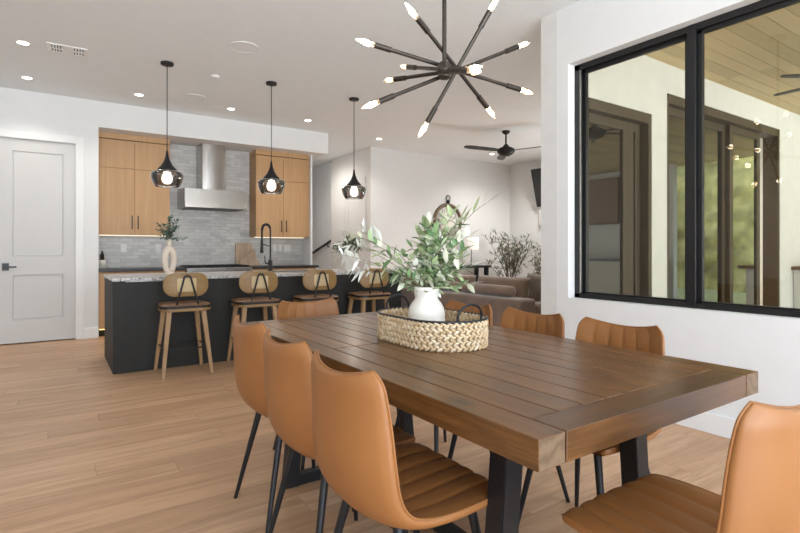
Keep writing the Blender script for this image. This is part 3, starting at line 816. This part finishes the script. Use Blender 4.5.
# ------------------------------------------------------------------ sputnik chandelier
SP = Vector((1.535, 1.883, 1.977)); CR = Vector((1.641, 1.907, 2.015))
t = thing('chandelier', 'black sputnik chandelier with lit candle bulbs above the dining table', 'chandelier', (SP.x, SP.y, CH))
O = Vector(t.location)
MB().lathe([(0, 0), (.07, 0), (.07, -.02), (.06, -.028), (0, -.028)], 28).build('canopy', M['bulbmetal'], t)
MB().tube([(0, 0, -.02), SP + Vector((0, 0, .02)) - O], .0105, 12).build('stem', M['bulbmetal'], t)
m = MB().lathe([(0, .038), (.022, .038), (.030, .030), (.030, .008), (.034, .004), (.034, -.004), (.030, -.008), (.030, -.030), (.024, -.040), (0, -.040)], 24, c=tuple(SP + Vector((0, 0, .008)) - O))
m.tube([SP + Vector((0, 0, .03)) - O, CR - O], .012, 12)
m.lathe([(0, .02), (.016, .016), (.02, 0), (.016, -.016), (0, -.02)], 18, c=tuple(CR - O))
m.build('hub', M['bulbmetal'], t)
RODS = [((1.336, 1.861, 2.197), (1.92, 1.972, 1.87)), ((1.73, 1.756, 2.298), (1.548, 2.061, 1.748)), ((1.182, 1.999, 2.073), (2.053, 1.848, 1.968)), ((1.202, 1.988, 1.796), (2.038, 1.855, 2.21)), ((1.567, 2.258, 2.119), (1.525, 1.672, 1.918)), ((1.47, 2.248, 2.028), (1.538, 1.693, 1.94))]
for a, b in RODS:
    a, b = Vector(a) - O, Vector(b) - O
    d = (b - a).normalized()
    rod = MB().tube([a + d * .045, b - d * .045], .0095, 12).tube([a + d * .03, a + d * .115], .0135, 14).tube([b - d * .03, b - d * .115], .0135, 14).build('arm', M['bulbmetal'], t)
    for p, dd in ((a, -d), (b, d)):
        q = dd.to_track_quat('Z', 'Y').to_matrix().to_4x4(); mm = Matrix.Translation(p) @ q
        pr = [(.010, -.034), (.0125, -.022), (.0172, -.004), (.0172, .010), (.0115, .034), (.004, .056), (0, .062)]
        m = MB().lathe(pr, 18, mat=mm)
        bo = m.build('bulb', M['bulbglass'], rod)
        MB().lathe([(0, -.026), (.007, -.018), (.0115, -.002), (.0105, .014), (.005, .036), (0, .044)], 14, mat=mm).build('filament', M['filament'], rod)

# ------------------------------------------------------------------ dining table
TX0, TX1, TY0, TY1, TZ = .780, 1.780, .667, 2.606, .76
t = thing('dining_table', 'dark brown wooden plank dining table with black metal legs', 'dining table', (1.28, 1.6365, 0))
cx, cy = 1.28, 1.6365
m = MB(); z0, z1 = TZ - .066, TZ; g = .0019
def bd(a, b, c, e, mi=0): m.box((a + g - cx, c + g - cy, z0), (b - g - cx, e - g - cy, z1), .0022, mi)
bw = .085
bd(TX0, TX0 + bw, TY0, TY1); bd(TX1 - bw, TX1, TY0, TY1)
bd(TX0 + bw, TX1 - bw, TY0, TY0 + .095, 1); bd(TX0 + bw, TX1 - bw, TY1 - .095, TY1, 1)
n = 9; ww = (TX1 - TX0 - 2 * bw) / n; ym = 1.72
for i in range(n):
    a = TX0 + bw + ww * i
    bd(a, a + ww, TY0 + .095, ym); bd(a, a + ww, ym, TY1 - .095)
m.box((TX0 + .02 - cx, TY0 + .02 - cy, z0 + .002), (TX1 - .02 - cx, TY1 - .02 - cy, z1 - .009), 0, 3)
top = m.build('tabletop', [M['table_y'], M['table_x'], M['endgrain'], M['darkgap']], t)
for p in top.data.polygons:
    if p.normal.y < -.9 and p.center.y < TY0 - cy + .01 and p.material_index == 0 and p.area > .002: p.material_index = 2
for yy in (.955, 2.315):
    m = MB(); y = yy - cy
    for sx in (-1, 1):
        m.bar((sx * .280, y, z0), (sx * .345, y, .0), .066, .062, bev=.003, up=(0, 1, 0))
    m.box((-.36, y - .031, z0 - .012), (.36, y + .031, z0 - .001), .002).box((-.345, y - .026, .0), (.345, y + .026, .05), .003)
    m.build('leg_frame', M['black'], t)
m = MB().box((-.03, -.66, .012), (.03, .66, .048), .003); m.build('stretcher', M['black'], t)

# ------------------------------------------------------------------ dining chairs
def catmull(rows, per=5):
    out = []; n = len(rows)
    for i in range(n - 1):
        p0, p1, p2, p3 = rows[max(i - 1, 0)], rows[i], rows[i + 1], rows[min(i + 2, n - 1)]
        for k in range(per):
            t = k / per
            out.append([.5 * ((2 * b) + (c - a) * t + (2 * a - 5 * b + 4 * c - d) * t * t + (-a + 3 * b - 3 * c + d) * t ** 3) for a, b, c, d in zip(p0, p1, p2, p3)])
    out.append(list(rows[-1])); return out
CH_ROWS = [(.238, .440, .155, .0, .024), (.232, .456, .182, .0, .028), (.205, .466, .203, .004, .032), (.11, .463, .215, .010, .034), (.01, .455, .216, .016, .034),
           (-.08, .454, .212, .026, .034), (-.140, .474, .208, .036, .035), (-.178, .524, .203, .044, .035), (-.195, .60, .199, .048, .034),
           (-.202, .69, .192, .047, .032), (-.207, .755, .186, .044, .029), (-.212, .802, .179, .040, .026), (-.216, .830, .155, .034, .020)]
def make_chair(loc, rz, lab):
    t = thing('dining_chair', lab, 'dining chair', loc, rz, 'tan leather dining chairs around the wooden table')
    rows = catmull(CH_ROWS, 5); nr = len(rows); NC = 49; nch = 6
    inner = []; flat = []; outer = []
    for i, (y, z, w, cu, th) in enumerate(rows):
        a = rows[max(i - 1, 0)]; b = rows[min(i + 1, nr - 1)]
        ty, tz = b[0] - a[0], b[1] - a[1]; l = math.hypot(ty, tz); ty /= l; tz /= l
        ny, nz = tz, -ty
        f = i / (nr - 1)
        ri = []; rf = []; ro = []
        for j in range(NC):
            s = -1 + 2 * j / (NC - 1)
            x = w * s; dip = 0
            fk = max(0, (f - .72) / .28)
            zz = z - .017 * (1 - s * s) * fk ** 2
            fk2 = max(0, (.18 - f) / .18)
            yy = y - .045 * (s * s) * fk2 ** 1.5
            c = cu * abs(s) ** 2.3
            p = Vector((x, yy + ny * c, zz + nz * c))
            q = (s * .5 + .5) * nch; fr = q - math.floor(q)
            bump = .0062 * (math.sqrt(max(0, 1 - (2 * fr - 1) ** 2)) - .35)
            fade = min(1, (1 - abs(s)) / .06) * min(1, (1 - f) / .13) * min(1, f / .03)
            bump *= max(0, fade)
            sidef = math.sqrt(max(0.0, 1 - abs(s) ** 6)) * .35 + .65
            rf.append(p)
            ri.append(p + Vector((0, ny, nz)) * bump)
            pull_in = 1.0 - .03 * (1 - abs(s))
            ro.append(Vector((x * 1.01, p.y - ny * th * sidef, p.z - nz * th * sidef)))
        inner.append(ri); flat.append(rf); outer.append(ro)
    m = MB(); m.grid(outer, flip=True)
    # rolled rim all around
    def loop(g): return g[0] + [r[-1] for r in g[1:]] + g[-1][-2::-1] + [r[0] for r in g[-2:0:-1]]
    lo, li = loop(outer), loop(flat); cen = Vector((0, 0, .55))
    n = len(lo); rings = [lo]
    nrm = []
    for k in range(n):
        tg = (li[(k + 1) % n] - li[k - 1]).normalized(); ax = (li[k] - lo[k]).normalized()
        o = tg.cross(ax).normalized(); nrm.append(o)
    sgn = 1 if sum(nrm[k].x * li[k].x for k in range(n)) > 0 else -1
    for u, bb in ((.2, .5), (.5, .8), (.8, .5)):
        rings.append([lo[k].lerp(li[k], u) + nrm[k] * sgn * .007 * bb for k in range(n)])
    rings.append(li)
    m.grid([r + [r[0]] for r in rings])
    m.build('shell', M['leather'], t, merge=.0002)
    MB().tube([li[k].lerp(lo[k], .12) + nrm[k] * sgn * .004 for k in range(n)], .0032, 6, closed=True).build('piping', M['leather'], t)
    sp = 30
    MB().grid(inner[:sp + 1]).build('seat_pad', M['leather'], t)
    MB().grid(inner[sp:]).build('backrest_pad', M['leather'], t)
    for sx in (-1, 1):
        for sy in (-1, 1):
            a = Vector((sx * .125,   .145 if sy > 0 else -.09, .440)); b = Vector((sx * .205, .205 if sy > 0 else -.185, 0))
            MB().tube([a, b], [.0145, .0085], 14).build('leg', M['black'], t)
    m = MB().tube([(-.125, .143, .424), (.125, .143, .424)], .009).tube([(-.125, -.092, .418), (.125, -.092, .418)], .009)
    m.build('seat_frame', M['black'], t)
    return t
c0 = make_chair((.818, 1.200, 0), R(-90), 'tan leather dining chair nearest the camera on the left side of the table')
for x, y, a, l in ((.840, 1.660, -90, 'tan leather dining chair in the middle of the left side of the table'),
                   (.868, 2.135, -90, 'tan leather dining chair farthest along the left side of the table'),
                   (1.235, 2.600, 180, 'tan leather dining chair at the far end of the table, before the island'),
                   (1.722, 2.125, 90, 'tan leather dining chair half hidden behind the woven basket, window side'),
                   (1.722, 1.668, 90, 'tan leather dining chair in the middle of the window side of the table'),
                   (1.722, 1.214, 90, 'tan leather dining chair nearest the big window, right side of the table'),
                   (1.258, .612, 0, 'large tan leather dining chair in the foreground at the near end of the table')):
    dup(c0, (x, y, 0), R(a), l)

# ------------------------------------------------------------------ basket and vase on the table
def stadium(r, c0, c1, n=16):
    pts = []
    for i in range(n + 1):
        a = PI + PI * i / n; pts.append((r * math.cos(a), c0 + r * math.sin(a)))
    for i in range(n + 1):
        a = PI * i / n; pts.append((r * math.cos(a), c1 + r * math.sin(a)))
    return pts
def resample(pts, n):
    pts = pts + [pts[0]]; L = [0]
    for a, b in zip(pts, pts[1:]): L.append(L[-1] + math.dist(a, b))
    out = []; k = 0
    for i in range(n):
        s = L[-1] * i / n
        while L[k + 1] < s: k += 1
        f = (s - L[k]) / (L[k + 1] - L[k]); out.append((pts[k][0] + (pts[k + 1][0] - pts[k][0]) * f, pts[k][1] + (pts[k + 1][1] - pts[k][1]) * f))
    return out
t = thing('woven_basket', 'oval woven basket tray with black rim and handles on the table', 'basket', (1.27, 1.648, TZ))
m = MB(); BH = .104; nrow = 5; rh = BH / nrow; NS = 58
def strand(m, p, d, up, L, r1, r2):
    d = d.normalized(); x = d.cross(up).normalized(); y = x.cross(d)
    vs = []; fs = []
    st = [(-.5, .25), (-.3, .85), (0, 1), (.3, .85), (.5, .25)]
    for s, w in st:
        for k in range(6):
            a = 2 * PI * k / 6; vs.append(p + d * L * s + (x * math.cos(a) * r1 + y * math.sin(a) * r2) * w)
    for i in range(4):
        for k in range(6): fs.append([i * 6 + k, i * 6 + (k + 1) % 6, (i + 1) * 6 + (k + 1) % 6, (i + 1) * 6 + k])
    m.add(vs, fs, 0, True)
ring = resample(stadium(.158, -.098, .098), NS)
for r in range(nrow):
    for hf in (0, 1):
        for k in range(NS):
            a = Vector((*ring[k], 0)); b = Vector((*ring[(k + 1) % NS], 0)); tg = (b - a).normalized(); nn = Vector((tg.y, -tg.x, 0))
            z = .003 + rh * (r + .27 + .46 * hf); p = a.lerp(b, .5 * ((r + hf) % 2)) + Vector((0, 0, z)) + nn * .002
            dr = tg + Vector((0, 0, .62 if hf == 0 else -.62))
            strand(m, p, dr, nn, .0275, .0068, .0068)
inn2 = resample(stadium(.146, -.098, .098), NS)
for r in range(1, nrow):
    for hf in (0, 1):
        for k in range(NS):
            a = Vector((*inn2[k], 0)); b = Vector((*inn2[(k + 1) % NS], 0)); tg = (b - a).normalized(); nn = Vector((tg.y, -tg.x, 0))
            strand(m, a.lerp(b, .5 * ((r + hf) % 2)) + Vector((0, 0, .003 + rh * (r + .27 + .46 * hf))), tg + Vector((0, 0, .62 if hf == 0 else -.62)), nn, .0275, .0068, .0050)
o = m.build('woven_side', M['straw'], t)
m = MB(); inn = resample(stadium(.150, -.098, .098), 64)
m.grid([[(x, y, .004) for x, y in inn + [inn[0]]], [(x, y, BH) for x, y in inn + [inn[0]]]])
m.prism(inn, .006); m.build('liner', M['straw'], t)
m = MB(); rim = resample(stadium(.160, -.098, .098), 80)
m.tube([(x, y, BH + .003) for x, y in rim], .0055, 8, closed=True)
tag(m.build('rim', M['winblack'], t), 'black wrapped rim')
for sy in (-1, 1):
    y = sy * (.098 + .150)
    pts = [(-.058, y - sy * .014, BH - .005), (-.058, y - sy * .010, BH + .02)] + [(-.058 * math.cos(a), y - sy * .010 + sy * .008 * math.sin(a), BH + .02 + .045 * math.sin(a)) for a in [PI * i / 12 for i in range(13)]] + [(.058, y - sy * .010, BH + .02), (.058, y - sy * .014, BH - .005)]
    MB().tube(pts, .0048, 8).build('handle', M['black'], t)
VZ = TZ + .007
t = thing('flower_vase', 'white ceramic vase of olive branches standing in the woven basket', 'vase', (1.255, 1.655, VZ))
MB().lathe([(0, 0), (.064, 0), (.072, .008), (.075, .06), (.075, .105), (.071, .128), (.060, .148), (.049, .162), (.046, .172), (.049, .182), (.052, .198), (.052, .212), (.047, .215), (.044, .20), (.040, .17), (0, .165)], 44).build('body', M['ceramic'], t)
Rt = Vector((.827, -.562, 0)); Fd = Vector((.562, .827, 0))
def L3(a, b, z): return tuple(Rt * a + Fd * b + Vector((0, 0, z)))
rg = random.Random(42); tips = []
for i in range(40):
    a = 2 * PI * i / 40 * 3 + rg.uniform(-.3, .3); r = rg.uniform(.02, .17); e = rg.uniform(.25, .47)
    if r > .12: e = rg.uniform(.22, .38)
    tips.append(L3(.035 + math.cos(a) * r, math.sin(a) * r * .8, e))
tips += [L3(.13, .02, .47), L3(.17, -.03, .42), L3(.10, -.04, .50)]
foliage(t, (0, 0, .19), tips, M['olive'], .056, .023, 40, 21, .0022, .16, spread=.85)
tips = [L3(-.22, .0, .36), L3(-.30, .03, .425), L3(-.20, -.06, .30)]
foliage(t, (0, 0, .19), tips, M['olive'], .060, .019, 26, 23, .0026, .40, spread=.8, name='side_foliage')
tips = [L3(-.36, .02, .40), L3(-.345, -.05, .345), L3(-.27, .06, .44), L3(-.31, -.02, .29)]
o = foliage(t, (0, 0, .19), tips, M['pale'], .058, .014, 20, 25, .0018, .72, spread=.9, name='pale_blossom', curl=.5)
tips = [L3(.245, .0, .555), L3(.15, .0, .50), L3(.19, -.02, .30)]
foliage(t, (0, 0, .19), tips, M['olive'], .075, .016, 7, 27, .0022, .62, spread=.5, name='sprig_foliage')

# ------------------------------------------------------------------ living room
SX, SY0, SY1 = 3.64, 3.36, 5.9
t = thing('sofa', 'long brown velvet sofa with its back to the dining table', 'sofa', (SX, SY0, 0))
SL = SY1 - SY0
MB().box((0, 0, .06), (.26, SL, .655), .035, seg=4).build('back_frame', M['sofa'], t)
MB().box((.24, .03, .06), (1.02, SL - .03, .34), .02, seg=3).build('base', M['sofa'], t)
MB().box((.24, 0, .06), (1.02, .22, .60), .045, seg=4).build('armrest', M['sofa'], t)
MB().box((.24, SL - .22, .06), (1.02, SL, .60), .045, seg=4).build('armrest', M['sofa'], t)
for k in range(2):
    y = .22 + k * (SL - .44) / 2; y2 = .22 + (k + 1) * (SL - .44) / 2
    MB().box((.26, y + .004, .34), (1.06, y2 - .004, .50), .05, seg=4).build('seat_cushion', M['sofa'], t)
for k in range(4):
    for sx in (): pass
for x, y in ((.08, .08), (.08, SL - .08), (.94, .08), (.94, SL - .08)): MB().box((x - .03, y - .03, 0), (x + .03, y + .03, .062)).build('leg', M['black'], t)
def puff(w, h, th, n=14):
    """soft square cushion in local xz plane, thickness along y"""
    m = MB(); F = []
    for sg in (1, -1):
        rows = []
        for i in range(n + 1):
            r = []
            for j in range(n + 1):
                u = -1 + 2 * j / n; v = -1 + 2 * i / n
                d = (max(0, 1 - u ** 4) * max(0, 1 - v ** 4)) ** .5
                e = 1 - .07 * (1 - (1 - u * u) * .0) * (v * v) * (1 - abs(u)) ** 0
                x = u * w / 2 * (1 - .05 * (1 - v * v) * (abs(u) ** 3)); z = v * h / 2 * (1 - .05 * (1 - u * u) * abs(v) ** 3)
                r.append((x, sg * th / 2 * d, z))
            rows.append(r)
        F.append(rows)
    m.grid(F[0]); m.grid(F[1], flip=True)
    return m
def cushion(name, lab, cat, loc, w, h, th, mat, rz, tilt, group=None):
    o = puff(w, h, th).build(name, mat, merge=.0005); o.location = loc; o.rotation_euler = (R(tilt), 0, R(rz)); tag(o, lab, cat, group); return o
cushion('sofa_pillow', 'brown velvet pillow behind the bolster on the sofa, propped at its near half', 'pillow', (4.03, 3.97, .680), .80, .34, .19, M['pillow'], 90, 14, 'pillows along the sofa back')
cushion('sofa_pillow', 'grey-brown pillow at the near end of the sofa, partly behind the wall corner', 'pillow', (4.36, 3.62, .69), .76, .36, .17, M['greypillow'], 78, 10, 'pillows along the sofa back')
cushion('sofa_pillow', 'brown velvet pillow in the middle of the sofa, just right of the olive branches', 'pillow', (4.03, 4.80, .675), .80, .33, .19, M['pillow'], 90, 14, 'pillows along the sofa back')
cushion('sofa_pillow', 'brown velvet pillow at the far end of the sofa, behind the olive vase', 'pillow', (4.03, 5.53, .665), .60, .32, .19, M['sofa'], 90, 14, 'pillows along the sofa back')
def bolster(lab, y0, y1, r, z):
    t = thing('bolster', lab, 'bolster', (SX + .145, y0, z), 0, 'round bolsters on the sofa back')
    L = y1 - y0
    prof = [(0, -.012), (r * .6, -.010), (r * .92, .012), (r, .05), (r * 1.03, L / 2), (r, L - .05), (r * .92, L - .012), (r * .6, L + .01), (0, L + .012)]
    MB().lathe(prof, 28, mat=Matrix.Rotation(R(-90), 4, 'X')).build('cover', M['pillow'], t)
bolster('brown velvet bolster lying on the sofa back beside the near pillow', 3.56, 4.30, .056, .713)
bolster('brown velvet bolster lying on the sofa back just right of the white vase', 4.37, 5.05, .056, .713)
# armchair glimpsed behind the sofa
t = thing('armchair', 'cream rounded armchair glimpsed behind the right end of the sofa', 'armchair', (6.66, 5.16, 0))
MB().lathe([(0, .08), (.36, .08), (.40, .14), (.41, .50), (.38, .52), (0, .53)], 36).build('seat', M['cream'], t)
pts = [(.36 * math.cos(a), .36 * math.sin(a), .62) for a in [R(-60 + i * 15) for i in range(17)]]
MB().tube(pts, .10, 14).build('backrest', M['cream'], t)
for a in (45, 135, 225, 315): MB().tube([(.26 * math.cos(R(a)), .26 * math.sin(R(a)), .09), (.30 * math.cos(R(a)), .30 * math.sin(R(a)), 0)], [.02, .012]).build('leg', M['black'], t)
# console table by far wall
t = thing('console_table', 'black wooden console table against the far living room wall', 'console table', (6.92, 7.90, 0))
MB().box((-.62, -.20, .765), (.62, .20, .81), .004).build('tabletop', M['black'], t)
for sx in (-1, 1):
    for sy in (-1, 1): MB().box((sx * .52 - .035, sy * .15 - .035, 0), (sx * .52 + .035, sy * .15 + .035, .766), .003).build('leg', M['black'], t)
MB().box((-.55, -.02, .15), (.55, .02, .19)).build('stretcher', M['black'], t)
# table lamp
t = thing('table_lamp', 'white drum-shade lamp on a slim stem on the console table', 'table lamp', (7.12, 7.86, .81))
MB().lathe([(0, 0), (.075, 0), (.075, .012), (.02, .02), (0, .02)], 28).build('base', M['black'], t)
MB().tube([(0, 0, .015), (0, 0, .36)], .008).build('pole', M['black'], t)
MB().lathe([(.155, .33), (.155, .58), (.15, .58), (.15, .33), (.155, .33)], 36, cap=False).build('lamp_shade', M['shade'], t)
# white antler sculpture
t = thing('antler_sculpture', 'white branching antler sculpture on the console table before the lamp', 'sculpture', (6.80, 7.78, .81))
m = MB(); m.lathe([(0, 0), (.05, 0), (.04, .03), (0, .04)], 20)
rg = random.Random(9)
for k in range(7):
    a = k * PI * 2 / 7; e = Vector((math.cos(a) * .22, math.sin(a) * .10, rg.uniform(.12, .36)))
    pts = bez((0, 0, .03), (math.cos(a) * .16, math.sin(a) * .07, .05), e, 8); m.tube(pts, [.020 - .0018 * i for i in range(9)], 8)
    m.tube(bez(pts[4], pts[4] + Vector((0, 0, .06)), pts[4] + Vector((math.cos(a + 1) * .06, .02, .13)), 5), [.012, .011, .009, .007, .005, .003], 7)
m.build('body', M['ceramic'], t)
# wall clock
t = thing('wall_clock', 'round pocket-watch style wall clock with wooden rim on the far wall', 'clock', (6.715, 8.144, 1.72))
RM = Matrix.Rotation(R(90), 4, 'X')
CRD = .345
MB().lathe([(CRD - .035, 0), (CRD - .035, .035), (CRD - .01, .05), (CRD + .01, .05), (CRD + .03, .03), (CRD + .03, 0)], 56, mat=RM, cap=False).build('rim', M['clockrim'], t)
MB().lathe([(0, .012), (CRD - .03, .012), (CRD - .03, .001)], 48, mat=RM).build('face', M['paper'], t)
def text_mesh(s, size):
    cu = bpy.data.curves.new('numeral_curve', 'FONT'); cu.body = s; cu.size = size; cu.align_x = 'CENTER'; cu.align_y = 'CENTER'; cu.extrude = .001
    o = bpy.data.objects.new('numeral', cu); col.objects.link(o)
    dg = bpy.context.evaluated_depsgraph_get(); me = bpy.data.meshes.new_from_object(o.evaluated_get(dg))
    vs = [v.co.copy() for v in me.vertices]; fs = [list(p.vertices) for p in me.polygons]
    bpy.data.objects.remove(o); bpy.data.curves.remove(cu); bpy.data.meshes.remove(me)
    return vs, fs
m = MB()
for k in range(12):
    n = 12 if k == 0 else k; a = R(90 - 30 * k)
    vs, fs = text_mesh(str(n), .125)
    m.add([RM @ Vector((v.x * .8 + math.cos(a) * .235, v.y + math.sin(a) * .235, .014 + v.z)) for v in vs], fs)
m.build('numerals', M['black'], t)
for a, L in ((R(150), .13), (R(20), .20)): MB().bar(RM @ Vector((0, 0, .019)), RM @ Vector((math.cos(a) * L, math.sin(a) * L, .019)), .014, .004).build('hand', M['black'], t)
m = MB().lathe([(.035, 0), (.03, .03), (.04, .04), (.04, .055), (.0, .06)], 20, c=(0, -.028, CRD + .028))
m.tube([(.055 * math.cos(a), -.028, CRD + .135 + .055 * math.sin(a)) for a in [2 * PI * i / 24 for i in range(24)]], .009, 8, closed=True)
m.build('hanging_ring', M['black'], t)
# olive tree
def tree(lab, loc, H, spread, seed, n, L, W, per, trunk=True):
    t = thing('olive_tree', lab, 'tree', loc)
    MB().lathe([(0, 0), (.13, 0), (.15, .02), (.19, .30), (.185, .33), (.17, .33), (.165, .29), (0, .29)], 32).build('pot', M['ceramic'], t)
    rg = random.Random(seed); ml = MB(); ms = MB()
    for k in range(n):
        a = 2 * PI * k / n + rg.uniform(-.3, .3); r = spread * rg.uniform(.25, 1.0); h = H * rg.uniform(.62, 1.0) * (1.05 - .30 * r / spread)
        pts = bez((rg.uniform(-.03, .03), rg.uniform(-.03, .03), .28), (math.cos(a) * r * .25, math.sin(a) * r * .25, h * .62), (math.cos(a) * r, math.sin(a) * r, h), 12)
        ms.tube(pts, [.012 * (1 - .8 * i / 12) for i in range(13)], 7)
        for j in range(5, 13):
            q = pts[j]
            for b in range(2):
                dv = Vector((rg.gauss(0, 1), rg.gauss(0, 1), rg.uniform(.0, 1.2))).normalized() * rg.uniform(.10, .24)
                sp = bez(q, q + dv * .5 + Vector((0, 0, .03)), q + dv, 5); ms.tube(sp, .002, 4)
                for s in range(1, 6):
                    for sd in range(per):
                        dd = (sp[s] - sp[s - 1]).normalized() + Vector((rg.gauss(0, .6), rg.gauss(0, .6), rg.gauss(0, .5)))
                        if loc[0] + sp[s].x < 8.44 and loc[1] + sp[s].y < 8.03: leafcard(ml, sp[s], dd, (0, 0, 1), L * rg.uniform(.7, 1.2), W * rg.uniform(.8, 1.2))
    ms.build('trunk', M['bark'], t); ml.build('foliage', M['treeleaf'], t); return t
tree('dusty green potted olive tree between the console table and the room corner', (7.80, 7.42, 0), 1.72, .55, 31, 13, .085, .017, 2)
t = tree('darker potted tree with leaning trunk, cut off by the window wall corner', (8.20, 6.85, 0), 1.65, .38, 33, 9, .085, .022, 1)
MB().tube(bez((-.05, .05, .28), (.10, -.02, .7), (.16, -.12, 1.15), 8), [.05, .048, .045, .042, .038, .034, .030, .026, .02], 10).build('leaning_trunk', M['bark'], t)
# television
t = thing('television', 'black flat television tilted down on the living room right wall', 'television', (8.50, 6.62, 2.46))
mm = Matrix.Rotation(R(-14), 4, 'Y')
MB().box((-.13, -.68, -.40), (-.09, .68, .40), .004, mat=mm).build('body', M['black'], t)
MB().box((-.1315, -.665, -.385), (-.1302, .665, .385), mat=mm).build('screen', M['screen'], t)
MB().box((-.10, -.12, -.12), (.0495, .12, .12)).build('wall_bracket', M['black'], t)
t = thing('wall_panel', 'small white upright panel on the right wall below the television', 'panel', (8.549, 7.17, 1.80))
MB().box((-.05, -.10, -.17), (0, .10, .17), .01).build('body', M['plastic'], t)
MB().box((-.054, -.08, -.14), (-.049, .08, .14), .002).build('cover', M['cream'], t)
# stair handrail
t = thing('stair_handrail', 'black handrail sloping down the stair hall wall', 'handrail', (5.04, 9.95, 1.35))
MB().bar((-.05, 0, .0), (-.05, 2.2, -.62), .035, .05, bev=.006).build('rail', M['black'], t)
for f in (.12, .55, .9): MB().tube([(-.05, 2.2 * f, -.62 * f - .02), (-.03, 2.2 * f, -.62 * f - .07), (.001, 2.2 * f, -.62 * f - .08)], .008).build('bracket', M['black'], t)

# ------------------------------------------------------------------ lights
def area(name, loc, rot, sx, sy, e, c=(1, 1, 1)):
    l = bpy.data.lights.new(name, 'AREA'); l.shape = 'RECTANGLE'; l.size = sx; l.size_y = sy; l.energy = e; l.color = c
    o = bpy.data.objects.new(name, l); col.objects.link(o); o.location = loc; o.rotation_euler = rot; return o
area('daylight_fill_rear', (.25, -3.12, 1.375), (R(108), 0, 0), 5.2, 2.6, 45, (.88, .95, 1))  # area lamp added in the rear opening, tilted up to brighten the ceiling
for nm, lo, ro, a, b in (('sky_portal_rear', (.25, -3.13, 1.375), (R(90), 0, 0), 5.3, 2.65), ('sky_portal_living', (8.71, 4.45, 1.25), (R(90), 0, R(90)), 1.7, 2.4)):
    area(nm, lo, ro, a, b, 1).data.cycles.is_portal = True
def spot(loc, e, sz=125):
    l = bpy.data.lights.new('downlight_lamp', 'SPOT'); l.energy = e; l.spot_size = R(sz); l.spot_blend = .8; l.shadow_soft_size = .05; l.color = (1, .97, .93)
    o = bpy.data.objects.new('downlight_lamp', l); col.objects.link(o); o.location = loc
for i, (x, y, _) in enumerate(DL): spot((x, y, CH - .02), 30 if i < 5 else 40)
for x, y in HID_FILL: spot((x, y, CH - .02), 150, 165)  # lamps of the added, unseen living room downlights
spot((4.15, 9.2, CH - .02), 80, 165)  # lamp of the added, unseen hall downlight
def point(loc, e, c, r=.03):
    l = bpy.data.lights.new('bulb_lamp', 'POINT'); l.energy = e; l.color = c; l.shadow_soft_size = r
    o = bpy.data.objects.new('bulb_lamp', l); col.objects.link(o); o.location = loc
for a, b in RODS:
    for q in (a, b): point(q, .8, (1, .90, .76), .02)
for x in (.959, 2.065, 3.148): point((x, 5.67, CH - .905 - .42), 3, (1, .93, .82), .05)
w = bpy.data.worlds.new('World'); scn.world = w; w.use_nodes = True
nt = w.node_tree; bg = nt.nodes['Background']
tc = nt.nodes.new('ShaderNodeTexCoord'); sx = nt.nodes.new('ShaderNodeSeparateXYZ'); rp = nt.nodes.new('ShaderNodeValToRGB')
nt.links.new(tc.outputs['Generated'], sx.inputs[0]); mr = nt.nodes.new('ShaderNodeMapRange'); mr.inputs[1].default_value = -.06; mr.inputs[2].default_value = .6
nt.links.new(sx.outputs[2], mr.inputs[0]); nt.links.new(mr.outputs[0], rp.inputs[0]); nt.links.new(rp.outputs[0], bg.inputs[0])
for i, (p, c) in enumerate(((0, (1.36, 1.46, 1.56, 1)), (.10, (.74, .84, .96, 1)), (1, (.50, .62, .80, 1)))):
    e = rp.color_ramp.elements[i] if i < 2 else rp.color_ramp.elements.new(1.0)
    e.position = p; e.color = c
bg.inputs[1].default_value = 7.0

# ------------------------------------------------------------------ camera
cd = bpy.data.cameras.new('camera'); cam = bpy.data.objects.new('camera', cd); col.objects.link(cam)
cam.location = (0, 0, 1.13); cam.rotation_euler = (R(90), 0, R(-34.2))
cd.sensor_width = 36; cd.lens = 36 * 508.7 / 800; cd.shift_y = -16.5 / 800; cd.clip_start = .03; cd.clip_end = 200
scn.camera = cam
vs = scn.view_settings
vs.view_transform = 'Standard'; vs.look = 'None'; vs.gamma = 1; vs.use_curve_mapping = False; vs.exposure = .05
